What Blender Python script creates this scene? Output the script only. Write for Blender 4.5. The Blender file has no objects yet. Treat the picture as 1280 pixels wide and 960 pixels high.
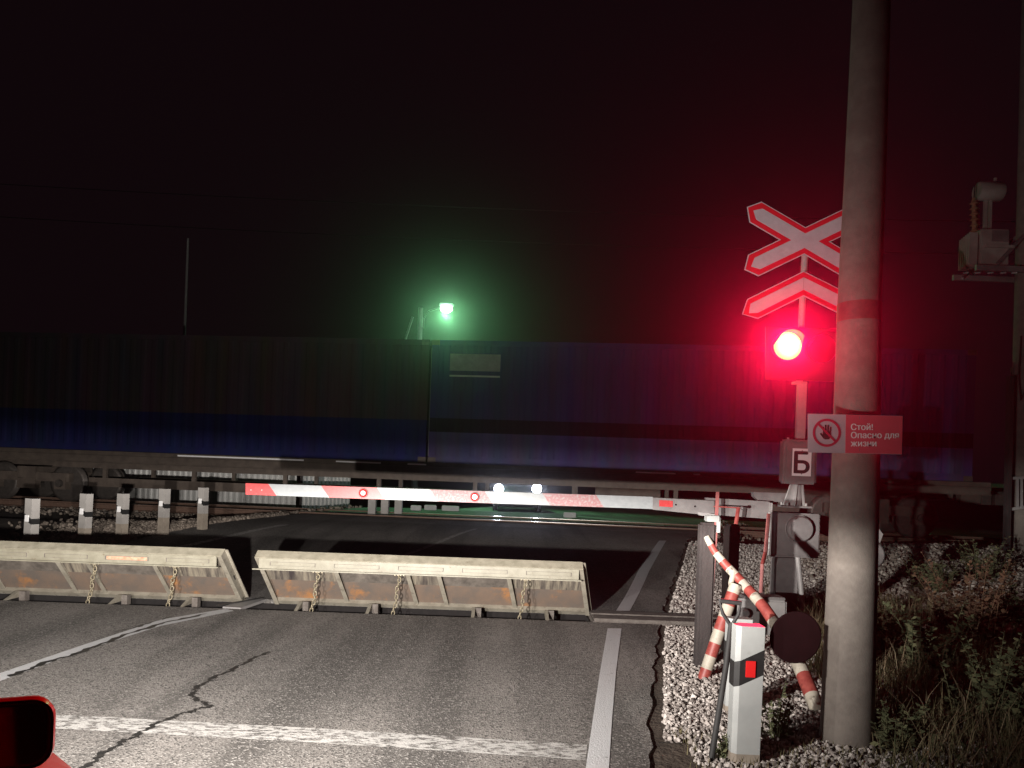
import bpy, bmesh, math, random
import numpy as np
from mathutils import Vector, Matrix
random.seed(7); rng = np.random.default_rng(7)
S = bpy.context.scene
col = S.collection
PI = math.pi
# ------------------------------------------------------------------ camera
F, CX, CY, RHO, H = 950.0, 640.0, 590.0, math.radians(2.1), 1.5
XI = Vector((math.cos(RHO), 0, math.sin(RHO))); YI = Vector((-math.sin(RHO), 0, math.cos(RHO)))
cd = bpy.data.cameras.new('camera'); cam = bpy.data.objects.new('camera', cd); col.objects.link(cam)
cam.matrix_world = Matrix(((XI.x, YI.x, 0, 0), (XI.y, YI.y, -1, 0), (XI.z, YI.z, 0, H), (0, 0, 0, 1)))
cd.sensor_width = 36; cd.lens = F / 1280 * 36; cd.shift_y = (CY - 480) / 1280
cd.clip_start = 0.03; cd.clip_end = 2000
S.camera = cam
# ------------------------------------------------------------------ ground shape
def ss(a, b, x):
    t = min(1, max(0, (x - a) / (b - a))); return t * t * (3 - 2 * t)
def gz(y): return 0.3 * ss(9, 15.8, y) - 0.3 * ss(22, 29, y)
def ray(px, py):
    return XI * ((px - CX) / F) + YI * ((CY - py) / F) + Vector((0, 1, 0))
def P(px, py, d):
    r = ray(px, py); return Vector((0, 0, H)) + r * d
def G(px, py, lift=0):
    r = ray(px, py); d = 1.0
    while d < 120:
        p = Vector((0, 0, H)) + r * d
        if p.z <= gz(p.y) + lift: return p
        d += 0.01
    return p
# road edges, as function of depth
RR = [(-30, .35), (-4, .55), (2, .70), (3.85, .765), (4.6, .89), (5.4, 1.06), (6.6, 1.30), (7.75, 1.55), (9, 1.86), (11, 2.4), (13, 2.95), (15, 3.5), (17, 4.3), (19, 5.0), (22, 5.9), (28, 7.6), (40, 12), (60, 24), (100, 60)]
RL = [(-30, -7.2), (7.7, -6.75), (11, -6.45), (16.5, -5.45), (19, -5.0), (22, -4.4), (28, -2.6), (40, 2.5), (60, 15), (100, 50)]
def interp(t, y):
    for (a, b), (c, d) in zip(t, t[1:]):
        if y <= c: return b + (d - b) * (y - a) / (c - a) if y >= a else b
    return t[-1][1]
def xr(y): return interp(RR, y)
def xl(y): return interp(RL, y)
def tz(x, y):
    """terrain height off the road"""
    z = gz(y)
    out = ss(0.15, 1.6, max(x - xr(y), xl(y) - x))
    z -= 0.17 * out * ss(14, 16.5, y) * (1 - ss(22.5, 24, y))
    z -= 0.5 * ss(21, 24.5, y) * ss(0.3, 2.5, xl(y) - x) * (1 - ss(45, 60, y))
    return z
# ------------------------------------------------------------------ materials
def mat(name, c1, c2=None, scale=6, rough=.6, metal=0, bump=0, bscale=60, bdist=.01, emis=None, estr=0, c3=None, thr=(.55, .7), scale3=3, spec=.5, streak=False, coat=0):
    m = bpy.data.materials.new(name); m.use_nodes = True
    nt = m.node_tree; N = nt.nodes; L = nt.links; b = N['Principled BSDF']
    b.inputs['Roughness'].default_value = rough; b.inputs['Metallic'].default_value = metal
    b.inputs['Specular IOR Level'].default_value = spec; b.inputs['Coat Weight'].default_value = coat
    tc = N.new('ShaderNodeTexCoord'); mp = N.new('ShaderNodeMapping'); L.new(tc.outputs['Object'], mp.inputs['Vector'])
    if streak: mp.inputs['Scale'].default_value = (1, .12, .12)
    cout = None
    if c2:
        n = N.new('ShaderNodeTexNoise'); n.inputs['Scale'].default_value = scale; n.inputs['Detail'].default_value = 8; n.inputs['Roughness'].default_value = .65
        L.new(mp.outputs[0], n.inputs['Vector'])
        r = N.new('ShaderNodeValToRGB'); r.color_ramp.elements[0].position = .35; r.color_ramp.elements[1].position = .65
        r.color_ramp.elements[0].color = (*c1, 1); r.color_ramp.elements[1].color = (*c2, 1)
        L.new(n.outputs['Fac'], r.inputs['Fac']); cout = r.outputs[0]
        if c3:
            n3 = N.new('ShaderNodeTexNoise'); n3.inputs['Scale'].default_value = scale3; n3.inputs['Detail'].default_value = 10; n3.inputs['Roughness'].default_value = .7
            L.new(mp.outputs[0], n3.inputs['Vector'])
            r3 = N.new('ShaderNodeValToRGB'); r3.color_ramp.elements[0].position = thr[0]; r3.color_ramp.elements[1].position = thr[1]
            L.new(n3.outputs['Fac'], r3.inputs['Fac'])
            mx = N.new('ShaderNodeMix'); mx.data_type = 'RGBA'; L.new(r3.outputs[0], mx.inputs[0]); L.new(cout, mx.inputs[6]); mx.inputs[7].default_value = (*c3, 1)
            cout = mx.outputs[2]
        L.new(cout, b.inputs['Base Color'])
    else:
        b.inputs['Base Color'].default_value = (*c1, 1)
    if bump:
        nb = N.new('ShaderNodeTexNoise'); nb.inputs['Scale'].default_value = bscale; nb.inputs['Detail'].default_value = 6
        L.new(tc.outputs['Object'], nb.inputs['Vector'])
        bp = N.new('ShaderNodeBump'); bp.inputs['Strength'].default_value = bump; bp.inputs['Distance'].default_value = bdist
        L.new(nb.outputs['Fac'], bp.inputs['Height']); L.new(bp.outputs[0], b.inputs['Normal'])
    if emis:
        b.inputs['Emission Color'].default_value = (*emis, 1); b.inputs['Emission Strength'].default_value = estr
    return m
M = {}
def asphalt(name, base, light, dark, wear=0):
    m = bpy.data.materials.new(name); m.use_nodes = True; nt = m.node_tree; N = nt.nodes; L = nt.links; b = N['Principled BSDF']
    b.inputs['Roughness'].default_value = .85; b.inputs['Specular IOR Level'].default_value = .35
    tc = N.new('ShaderNodeTexCoord')
    def noise(sc, det=6, ro=.6, map_=None):
        n = N.new('ShaderNodeTexNoise'); n.inputs['Scale'].default_value = sc; n.inputs['Detail'].default_value = det; n.inputs['Roughness'].default_value = ro
        L.new(map_ or tc.outputs['Object'], n.inputs['Vector']); return n.outputs['Fac']
    def ramp(src, p0, p1, c0=(0, 0, 0), c1=(1, 1, 1)):
        r = N.new('ShaderNodeValToRGB'); r.color_ramp.elements[0].position = p0; r.color_ramp.elements[1].position = p1
        r.color_ramp.elements[0].color = (*c0, 1); r.color_ramp.elements[1].color = (*c1, 1); L.new(src, r.inputs[0]); return r.outputs[0]
    def mix(f, a, bb, mode='MIX'):
        x = N.new('ShaderNodeMix'); x.data_type = 'RGBA'; x.blend_type = mode
        if isinstance(f, float): x.inputs[0].default_value = f
        else: L.new(f, x.inputs[0])
        for i, v in ((6, a), (7, bb)):
            if isinstance(v, tuple): x.inputs[i].default_value = (*v, 1)
            else: L.new(v, x.inputs[i])
        return x.outputs[2]
    c = ramp(noise(.9, 8, .6), .35, .68, base, tuple(v * 1.55 for v in base))
    # tyre-worn bands along the lane
    mp = N.new('ShaderNodeMapping'); mp.inputs['Scale'].default_value = (1.6, .12, 1); mp.inputs['Rotation'].default_value = (0, 0, math.radians(12)); L.new(tc.outputs['Object'], mp.inputs[0])
    c = mix(ramp(noise(1.1, 3, .5, mp.outputs[0]), .45, .62), c, tuple(v * .62 for v in base))
    # scuffs across the lane
    mp2 = N.new('ShaderNodeMapping'); mp2.inputs['Scale'].default_value = (.7, 3.2, 1); L.new(tc.outputs['Object'], mp2.inputs[0])
    c = mix(ramp(noise(3.2, 6, .7, mp2.outputs[0]), .60, .70), c, dark)
    c = mix(ramp(noise(.55, 5, .55), .60, .72), c, tuple(v * .55 for v in base))
    # aggregate
    v = N.new('ShaderNodeTexVoronoi'); v.inputs['Scale'].default_value = 95; L.new(tc.outputs['Object'], v.inputs['Vector'])
    sep = N.new('ShaderNodeSeparateColor'); L.new(v.outputs['Color'], sep.inputs[0])
    c = mix(ramp(sep.outputs[0], .68, .95), c, light)
    c = mix(ramp(sep.outputs[1], .70, .9), c, dark)
    L.new(c, b.inputs['Base Color'])
    bp = N.new('ShaderNodeBump'); bp.inputs['Strength'].default_value = .8; bp.inputs['Distance'].default_value = .006
    ad = N.new('ShaderNodeMath'); ad.operation = 'ADD'; L.new(v.outputs['Distance'], ad.inputs[0]); L.new(noise(160, 3), ad.inputs[1])
    L.new(ad.outputs[0], bp.inputs['Height']); L.new(bp.outputs[0], b.inputs['Normal'])
    return m
M['asphalt'] = asphalt('asphalt', (.18, .168, .156), (.33, .315, .295), (.078, .074, .07))
M['asphalt_far'] = asphalt('asphalt_deck', (.22, .21, .20), (.4, .39, .38), (.09, .09, .09))
def paint(name, c, thr, rough=.6):
    m = bpy.data.materials.new(name); m.use_nodes = True; nt = m.node_tree; N = nt.nodes; L = nt.links; b = N['Principled BSDF']; out = N['Material Output']
    b.inputs['Base Color'].default_value = (*c, 1); b.inputs['Roughness'].default_value = rough
    tc = N.new('ShaderNodeTexCoord'); n = N.new('ShaderNodeTexNoise'); n.inputs['Scale'].default_value = 22; n.inputs['Detail'].default_value = 12; n.inputs['Roughness'].default_value = .78
    mp = N.new('ShaderNodeMapping'); mp.inputs['Scale'].default_value = (.55, 1.3, 1); L.new(tc.outputs['Object'], mp.inputs[0]); L.new(mp.outputs[0], n.inputs['Vector'])
    r = N.new('ShaderNodeValToRGB'); r.color_ramp.elements[0].position = thr; r.color_ramp.elements[1].position = thr + .06
    L.new(n.outputs['Fac'], r.inputs[0])
    nb = N.new('ShaderNodeTexNoise'); nb.inputs['Scale'].default_value = 120; L.new(tc.outputs['Object'], nb.inputs['Vector'])
    bp = N.new('ShaderNodeBump'); bp.inputs['Strength'].default_value = .8; bp.inputs['Distance'].default_value = .006; L.new(nb.outputs['Fac'], bp.inputs['Height']); L.new(bp.outputs[0], b.inputs['Normal'])
    tr = N.new('ShaderNodeBsdfTransparent'); ms = N.new('ShaderNodeMixShader'); L.new(r.outputs[0], ms.inputs[0]); L.new(tr.outputs[0], ms.inputs[1]); L.new(b.outputs[0], ms.inputs[2]); L.new(ms.outputs[0], out.inputs[0])
    return m
M['line_worn'] = paint('worn_road_paint', (.50, .49, .47), .45)
M['line_solid'] = paint('road_paint', (.62, .63, .64), .34)
M['bitumen'] = mat('bitumen', (.018, .018, .018), (.035, .033, .03), 30, .45, bump=.3, bscale=80)
M['soil'] = mat('soil', (.05, .038, .028), (.1, .078, .06), 3, .95, bump=.8, bscale=30, bdist=.03)
M['concrete'] = mat('pole_concrete', (.125, .108, .095), (.175, .155, .135), 9, .85, bump=.5, bscale=140, bdist=.004, c3=(.11, .092, .078), thr=(.5, .75), scale3=2.2)
M['beam'] = mat('grey_beam', (.10, .085, .075), (.17, .15, .135), 14, .85, bump=.6, bscale=60)
M['band'] = mat('red_band_paint', (.13, .03, .03), (.19, .045, .04), 20, .6)
M['galv'] = mat('galvanised_steel', (.22, .20, .16), (.32, .295, .24), 8, .55, .15, c3=(.11, .09, .07), thr=(.56, .75), scale3=14, bump=.2)
M['lip'] = mat('pale_lip_paint', (.21, .195, .145), (.28, .265, .205), 10, .5, 0, c3=(.15, .11, .07), thr=(.6, .72), scale3=22)
M['flange'] = mat('pale_flange_steel', (.27, .25, .19), (.40, .37, .29), 9, .5, .05, c3=(.17, .14, .10), thr=(.58, .75), scale3=16)
M['lipred'] = mat('faded_red_patch', (.5, .2, .12), (.6, .4, .28), 25, .5)
def plate_inner():
    m = mat('rusty_plate_steel', (.09, .078, .068), (.20, .175, .15), 9, .6, .2, bump=.15, bscale=50, c3=(.30, .14, .06), thr=(.60, .72), scale3=2.6)
    return m
M['plate'] = plate_inner()
M['platelow'] = mat('plate_lower_rust', (.13, .11, .095), (.19, .135, .10), 5, .6, .2, c3=(.36, .17, .065), thr=(.53, .66), scale3=3.2, streak=False)
M['platestreak'] = mat('plate_streaked_steel', (.085, .072, .065), (.34, .30, .23), 26, .55, .25, streak=True, c3=(.055, .045, .045), thr=(.50, .66), scale3=5)
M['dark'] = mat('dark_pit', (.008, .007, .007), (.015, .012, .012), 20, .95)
M['chain'] = mat('chain_steel', (.22, .185, .12), (.32, .28, .20), 40, .5, .4)
M['grey'] = mat('grey_cabinet_paint', (.13, .122, .122), (.18, .17, .168), 7, .5, 0, bump=.1, bscale=60, c3=(.09, .07, .062), thr=(.6, .78), scale3=12)
M['lightgrey'] = mat('light_grey_paint', (.26, .25, .25), (.32, .31, .30), 8, .5)
M['redbar'] = mat('faded_red_bar', (.20, .028, .026), (.30, .07, .06), 14, .55)
M['woodpost'] = mat('dark_timber', (.026, .021, .021), (.055, .044, .042), 9, .85, bump=.5, bscale=40, streak=True)
M['white'] = mat('white_plastic', (.32, .335, .33), (.39, .405, .395), 5, .5, c3=(.22, .22, .2), thr=(.6, .8), scale3=9)
M['postwhite'] = mat('dusty_white_post', (.30, .285, .27), (.38, .365, .345), 4, .6)
M['postdirt'] = mat('mud_splashed_post', (.22, .185, .15), (.30, .26, .21), 10, .8)
M['black'] = mat('black_band', (.012, .012, .013), (.02, .02, .02), 20, .5)
M['reflred'] = mat('red_reflector', (.62, .02, .02), rough=.25)
M['reflwhite'] = mat('white_reflector', (.95, .95, .95), rough=.2)
M['armwhite'] = mat('arm_white_film', (.20, .218, .225), (.245, .262, .27), 20, .4)
M['armred'] = mat('arm_red_film', (.38, .022, .024), (.44, .045, .045), 30, .4, c3=(.36, .15, .145), thr=(.62, .7), scale3=30)
M['armfade'] = mat('arm_faded_red_film', (.24, .08, .085), (.27, .145, .15), 60, .5, c3=(.28, .245, .245), thr=(.5, .6), scale3=40)
M['tubered'] = mat('pole_red_paint', (.22, .035, .03), (.34, .075, .06), 18, .5)
M['tubewhite'] = mat('pole_cream_paint', (.34, .31, .25), (.48, .44, .37), 14, .6, c3=(.12, .10, .08), thr=(.56, .66), scale3=14)
M['discback'] = mat('disc_back', (.010, .003, .0035), (.014, .004, .005), 8, .95, spec=.1)
M['rubber'] = mat('black_rubber', (.02, .02, .02), (.03, .03, .03), 20, .7)
M['signwhite'] = mat('sign_white', (.36, .35, .38), (.42, .41, .44), 10, .4, c3=(.5, .48, .5), thr=(.62, .8), scale3=7)
M['signred'] = mat('sign_red', (.55, .012, .02), (.6, .016, .03), 5, .4)
M['panelred'] = mat('panel_red', (.62, .085, .11), (.66, .10, .13), 6, .45)
M['ink'] = mat('sign_ink', (.02, .02, .022), rough=.5)
M['inkred'] = mat('sign_ring_red', (.42, .03, .06), rough=.5)
M['letters'] = mat('sign_letters', (.85, .83, .83), rough=.5)
M['contblue'] = None
M['rail'] = mat('rail_steel', (.5, .48, .45), rough=.25, metal=1)
M['railrust'] = mat('rail_rust', (.12, .07, .05), (.18, .11, .08), 20, .8)
M['under'] = mat('wagon_underframe', (.06, .045, .037), (.10, .078, .062), 5, .75, bump=.2, bscale=20)
M['wheel'] = mat('wheel_steel', (.07, .06, .055), (.11, .095, .085), 12, .55, .5)
M['tape'] = mat('white_tape', (.9, .9, .9), rough=.3)
M['sheet'] = mat('fence_sheet', (.62, .62, .60), (.72, .72, .70), 3, .5, .1)
M['trans'] = mat('transformer_paint', (.26, .23, .21), (.32, .285, .26), 6, .55)
M['porcelain'] = mat('porcelain', (.30, .17, .10), (.40, .26, .16), 10, .15)
M['carred'] = mat('car_red_paint', (.42, .002, .010), rough=.3, coat=.08, spec=.15)
M['glass_dark'] = mat('car_dark_glass', (.012, .012, .013), rough=.05)
M['mirror'] = mat('mirror_glass', (.05, .05, .05), rough=.06, metal=.6)
M['plastic'] = mat('black_plastic', (.015, .015, .016), rough=.45)
M['headglass'] = mat('headlamp_glass', (.8, .78, .6), rough=.1, emis=(1, .85, .5), estr=.6)
M['farcar'] = mat('dark_car_paint', (.02, .022, .028), rough=.3, coat=.6)
M['lamp_white'] = mat('lit_headlamp', (1, 1, 1), emis=(.8, .85, 1), estr=60)
M['lamp_street'] = mat('lit_street_lamp', (1, 1, 1), emis=(.62, 1, .72), estr=40)
M['lens_red'] = mat('lit_red_lens', (.6, .02, .02), emis=(1, .05, .012), estr=140)
def lens_grad():
    m = M['lens_red']; N = m.node_tree.nodes; L = m.node_tree.links; b = N['Principled BSDF']
    tc = N.new('ShaderNodeTexCoord'); d = N.new('ShaderNodeVectorMath'); d.operation = 'DISTANCE'; L.new(tc.outputs['Object'], d.inputs[0]); d.name = 'dist'
    mr = N.new('ShaderNodeMapRange'); mr.interpolation_type = 'SMOOTHSTEP'; mr.inputs[1].default_value = .05; mr.inputs[2].default_value = .16; mr.inputs[3].default_value = 34; mr.inputs[4].default_value = 4.5
    L.new(d.outputs['Value'], mr.inputs[0]); L.new(mr.outputs[0], b.inputs['Emission Strength']); b.inputs['Emission Color'].default_value = (1, .19, .04, 1)
lens_grad()
M['lens_off'] = mat('unlit_red_lens', (.12, .01, .01), rough=.15)
def island(name, a, b, c, rough=.9, trans=0):
    m = bpy.data.materials.new(name); m.use_nodes = True; N = m.node_tree.nodes; L = m.node_tree.links; bs = N['Principled BSDF']
    g = N.new('ShaderNodeNewGeometry'); r = N.new('ShaderNodeValToRGB'); r.color_ramp.elements[0].color = (*a, 1); r.color_ramp.elements[1].color = (*c, 1)
    e = r.color_ramp.elements.new(.5); e.color = (*b, 1)
    L.new(g.outputs['Random Per Island'], r.inputs[0]); L.new(r.outputs[0], bs.inputs['Base Color']); bs.inputs['Roughness'].default_value = rough
    return m
M['stone'] = island('white_marble_chips', (.13, .11, .10), (.40, .36, .33), (.64, .59, .55))
M['stone2'] = island('brown_ballast', (.10, .08, .065), (.20, .165, .135), (.34, .29, .24))
M['stone3'] = island('dusty_marble_chips', (.14, .12, .10), (.30, .26, .22), (.50, .46, .41))
M['grass'] = island('verge_grass', (.085, .078, .035), (.13, .115, .055), (.24, .19, .11))
M['weed'] = island('weed_leaf', (.06, .07, .032), (.085, .095, .045), (.14, .14, .07))
M['deadstalk'] = island('dead_stalks', (.16, .12, .07), (.24, .18, .11), (.32, .26, .17))
M['dryweed'] = island('dry_dock_weed', (.07, .035, .02), (.10, .05, .028), (.13, .075, .04))
# ------------------------------------------------------------------ mesh building
WM = {}
class MB:
    def __init__(s): s.v = []; s.f = []; s.m = []; s.mats = []; s.sm = []
    def mi(s, m):
        if m not in s.mats: s.mats.append(m)
        return s.mats.index(m)
    def add(s, vs, fs, m, smooth=False):
        o = len(s.v); s.v += [tuple(v) for v in vs]; k = s.mi(m)
        for f in fs: s.f.append(tuple(i + o for i in f)); s.m.append(k); s.sm.append(smooth)
        return s
    def box(s, c, size, m, mtx=None):
        c = Vector(c); hx, hy, hz = (a / 2 for a in size); vs = []
        for x in (-hx, hx):
            for y in (-hy, hy):
                for z in (-hz, hz):
                    v = Vector((x, y, z)); v = (mtx @ v if mtx else v) + c; vs.append(v)
        return s.add(vs, [(0, 1, 3, 2), (4, 6, 7, 5), (0, 4, 5, 1), (2, 3, 7, 6), (0, 2, 6, 4), (1, 5, 7, 3)], m)
    def bbox(s, lo, hi, m): 
        lo = Vector(lo); hi = Vector(hi); return s.box((lo + hi) / 2, [abs(a) for a in (hi - lo)], m)
    def bevbox(s, c, size, m, r=.01, mtx=None):
        bm = bmesh.new(); bmesh.ops.create_cube(bm, size=1); bmesh.ops.scale(bm, vec=size, verts=bm.verts)
        bmesh.ops.bevel(bm, geom=bm.edges[:], offset=r, segments=2, affect='EDGES')
        c = Vector(c); bm.verts.index_update()
        vs = [((mtx @ v.co) if mtx else v.co) + c for v in bm.verts]; fs = [[v.index for v in f.verts] for f in bm.faces]; bm.free()
        return s.add(vs, fs, m)
    def bar(s, p, q, w, h, m, up=(0, 0, 1)):
        p = Vector(p); q = Vector(q); d = (q - p); L = d.length; d.normalize(); u = Vector(up)
        sx = d.cross(u)
        if sx.length < 1e-3: sx = d.cross(Vector((0, 1, 0)))
        sx.normalize(); u2 = sx.cross(d)
        return s.box((p + q) / 2, (w, L, h), m, Matrix((sx, d, u2)).transposed())
    def tube(s, pts, rad, m, n=12, cap=True, smooth=True):
        pts = [Vector(p) for p in pts]; rad = rad if isinstance(rad, (list, tuple)) else [rad] * len(pts)
        vs = []; prev = None
        for i, p in enumerate(pts):
            t = (pts[min(i + 1, len(pts) - 1)] - pts[max(i - 1, 0)]).normalized()
            if prev is None:
                a = t.cross(Vector((0, 0, 1)))
                if a.length < 1e-2: a = t.cross(Vector((0, 1, 0)))
                a.normalize()
            else:
                a = prev - t * prev.dot(t); a.normalize()
            prev = a; b = t.cross(a)
            for k in range(n):
                th = 2 * PI * k / n; vs.append(p + (a * math.cos(th) + b * math.sin(th)) * rad[i])
        fs = [(i * n + k, i * n + (k + 1) % n, (i + 1) * n + (k + 1) % n, (i + 1) * n + k) for i in range(len(pts) - 1) for k in range(n)]
        s.add(vs, fs, m, smooth)
        if cap:
            s.add(vs[:n], [tuple(range(n))[::-1]], m); s.add(vs[-n:], [tuple(range(n))], m)
        return s
    def lathe(s, c, axis, prof, m, n=24, smooth=True):
        """prof: (distance along axis, radius)"""
        ax = Vector(axis).normalized(); c = Vector(c)
        return s.tube([c + ax * a for a, r in prof], [max(r, 1e-4) for a, r in prof], m, n, True, smooth) if all(b[0] > a[0] for a, b in zip(prof, prof[1:])) else None
    def prism(s, poly, dvec, m):
        """poly: list of 3D points, extruded by dvec"""
        n = len(poly); poly = [Vector(p) for p in poly]; dv = Vector(dvec)
        vs = poly + [p + dv for p in poly]
        return s.add(vs, [tuple(range(n))[::-1], tuple(range(n, 2 * n))] + [(i, (i + 1) % n, n + (i + 1) % n, n + i) for i in range(n)], m)
    def torus(s, c, R, r, m, nx=24, nr=8, ax=None, sx=1):
        ax = ax or Matrix.Identity(3); vs = []; c = Vector(c)
        for i in range(nx):
            a = 2 * PI * i / nx
            for j in range(nr):
                b = 2 * PI * j / nr
                vs.append(c + ax @ Vector((sx * (R + r * math.cos(b)) * math.cos(a), r * math.sin(b), (R + r * math.cos(b)) * math.sin(a))))
        return s.add(vs, [(i * nr + j, i * nr + (j + 1) % nr, ((i + 1) % nx) * nr + (j + 1) % nr, ((i + 1) % nx) * nr + j) for i in range(nx) for j in range(nr)], m, True)
    def build(s, name, parent=None, fix=True):
        me = bpy.data.meshes.new(name)
        WM0 = WM[parent.name] if parent else Matrix.Identity(4); inv = WM0.inverted()
        vs = [inv @ Vector(v) for v in s.v] if parent else s.v
        me.from_pydata(vs, [], s.f)
        for m in s.mats: me.materials.append(m)
        me.polygons.foreach_set('material_index', s.m); me.polygons.foreach_set('use_smooth', s.sm)
        if fix:
            bm = bmesh.new(); bm.from_mesh(me); bmesh.ops.recalc_face_normals(bm, faces=bm.faces[:]); bm.to_mesh(me); bm.free()
        me.update(); o = bpy.data.objects.new(name, me); col.objects.link(o); WM[o.name] = WM0
        if parent: o.parent = parent
        return o
def tag(o, label=None, cat=None, group=None, kind=None):
    if label: o['label'] = label
    if cat: o['category'] = cat
    if group: o['group'] = group
    if kind: o['kind'] = kind
    return o
def thing(name, loc, label, cat, group=None, rz=0):
    o = bpy.data.objects.new(name, None); col.objects.link(o); o.empty_display_size = .1
    o.matrix_world = Matrix.Translation(Vector(loc)) @ Matrix.Rotation(rz, 4, 'Z'); WM[o.name] = o.matrix_world.copy()
    return tag(o, label, cat, group)
def struct(o): return tag(o, kind='structure')
def copy_tree(o, parent=None):
    c = o.copy(); col.objects.link(c)
    if parent: c.parent = parent
    for ch in o.children: copy_tree(ch, c)
    return c
def text_verts(txt, size, spacing=1.0, bold=False):
    cu = bpy.data.curves.new('t', 'FONT'); cu.body = txt; cu.size = size; cu.space_line = spacing; cu.extrude = 0
    if bold: cu.offset = size * .022
    o = bpy.data.objects.new('t', cu); col.objects.link(o)
    dg = bpy.context.evaluated_depsgraph_get(); me = o.evaluated_get(dg).to_mesh()
    vs = [v.co.copy() for v in me.vertices]; fs = [tuple(p.vertices) for p in me.polygons]
    o.evaluated_get(dg).to_mesh_clear(); bpy.data.objects.remove(o); bpy.data.curves.remove(cu)
    return vs, fs
# ------------------------------------------------------------------ terrain + road
PIT_Y0, PIT_Y1, PIT_X0, PIT_X1 = 7.76, 8.36, -6.6, .88
def axis_lines(lo, hi, marks):
    out = set()
    v = lo
    while v < hi:
        out.add(round(v, 3)); a = abs(v - 4)
        v += .25 if a < 12 else (.8 if a < 30 else (5 if a < 80 else 25))
    out.add(hi)
    for mk in marks: out.add(mk)
    return sorted(out)
def build_terrain():
    xs = axis_lines(-320, 320, [PIT_X0, PIT_X1]); ys = axis_lines(-60, 600, [PIT_Y0, PIT_Y1])
    vs = []; 
    for y in ys:
        for x in xs:
            z = tz(x, y) - .015
            if xl(y) + .1 < x < xr(y) - .1: z -= .02
            else: z += .02 * math.sin(x * 5.1 + y * 3.3) * math.cos(y * 4.7 - x) * (1 if x > xr(y) + .5 or x < xl(y) - .5 else 0)
            if PIT_X0 - .3 <= x <= PIT_X1 + .25 and PIT_Y0 - .3 <= y <= PIT_Y1 + .3: z -= .32
            vs.append((x, y, z))
    n = len(xs); fs = [(j * n + i, j * n + i + 1, (j + 1) * n + i + 1, (j + 1) * n + i) for j in range(len(ys) - 1) for i in range(n - 1)]
    mb = MB(); mb.add(vs, fs, M['soil'], True); struct(mb.build('ground'))
build_terrain()
def jit(y, s): return s * (math.sin(y * 9.1) * .5 + math.sin(y * 23.7 + 1) * .3 + math.sin(y * 51.3) * .3)
def build_road():
    mb = MB(); T = .05
    def band(y0, y1, x0f, x1f, ny, nx, mt, skirt=True):
        rows = []
        for j in range(ny + 1):
            y = y0 + (y1 - y0) * j / ny; a, b = x0f(y), x1f(y)
            rows.append([(a + (b - a) * i / nx, y, gz(y)) for i in range(nx + 1)])
        vs = [p for r in rows for p in r]; n = nx + 1
        mb.add(vs, [(j * n + i, j * n + i + 1, (j + 1) * n + i + 1, (j + 1) * n + i) for j in range(ny) for i in range(nx)], mt, True)
        for side in (0, -1):
            ed = [r[side] for r in rows]; lo = [(x, y, z - T) for x, y, z in ed]
            k = len(ed); mb.add(ed + lo, [(i, i + 1, k + i + 1, k + i) for i in range(k - 1)], mt)
        for r in (rows[0], rows[-1]):
            lo = [(x, y, z - .3) for x, y, z in r]; k = len(r); mb.add(r + lo, [(i, i + 1, k + i + 1, k + i) for i in range(k - 1)], mt)
    XR = lambda y: xr(y) + jit(y, .03 if y < 20 else 0); XL = lambda y: xl(y) + jit(y + 3, .03 if y < 20 else 0)
    band(-30, PIT_Y0, XL, XR, 300, 10, M['asphalt'])
    band(PIT_Y0, PIT_Y1, XL, lambda y: PIT_X0, 2, 1, M['asphalt'])
    band(PIT_Y1, 16.6, XL, XR, 120, 10, M['asphalt'])
    band(16.6, 110, XL, XR, 120, 8, M['asphalt_far'])
    struct(mb.build('road', fix=False))
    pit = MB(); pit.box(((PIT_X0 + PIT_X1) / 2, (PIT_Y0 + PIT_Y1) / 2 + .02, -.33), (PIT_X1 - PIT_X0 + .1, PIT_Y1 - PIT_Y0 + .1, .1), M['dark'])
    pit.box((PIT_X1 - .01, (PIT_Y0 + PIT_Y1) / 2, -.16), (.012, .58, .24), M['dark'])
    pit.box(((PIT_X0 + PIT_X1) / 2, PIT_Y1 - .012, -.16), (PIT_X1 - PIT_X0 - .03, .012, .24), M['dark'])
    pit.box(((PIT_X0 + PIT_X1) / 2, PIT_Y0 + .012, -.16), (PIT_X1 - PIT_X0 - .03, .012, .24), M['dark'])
    struct(pit.build('road_pit'))
build_road()
def strip(mb, left, right, mt, lift=.004, sub=6):
    """left/right: pixel outlines of a marking on the ground"""
    A = [G(*p) for p in left]; B = [G(*p) for p in right]
    def dens(t):
        out = []
        for a, b in zip(t, t[1:]):
            for k in range(sub): out.append(a.lerp(b, k / sub))
        return out + [t[-1]]
    A = dens(A); B = dens(B); n = len(A); vs = []
    for p in A + B: vs.append((p.x, p.y, gz(p.y) + lift))
    mb.add(vs, [(i, i + 1, n + i + 1, n + i) for i in range(n - 1)], mt)
def ribbon(mb, pts, w, mt, lift=.006):
    Q = [G(*p) for p in pts]; D = []
    for a, b in zip(Q, Q[1:]):
        for k in range(8): D.append(a.lerp(b, k / 8))
    D.append(Q[-1]); n = len(D); vs = []
    for i, p in enumerate(D):
        t = (D[min(i + 1, n - 1)] - D[max(i - 1, 0)]); t.z = 0; t.normalize(); s = Vector((-t.y, t.x, 0))
        ww = w * (.55 + .45 * abs(math.sin(i * 1.7)) + .3 * math.sin(i * .9)) * (.3 if i in (0, n - 1) else 1)
        off = s * (.012 * math.sin(i * 2.3) + .01 * math.sin(i * .8))
        for sg in (-.5, .5):
            q = p + off + s * sg * ww; vs.append((q.x, q.y, gz(q.y) + lift))
    mb.add(vs, [(2 * i, 2 * i + 1, 2 * i + 3, 2 * i + 2) for i in range(n - 1)], mt)
m = MB()
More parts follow.
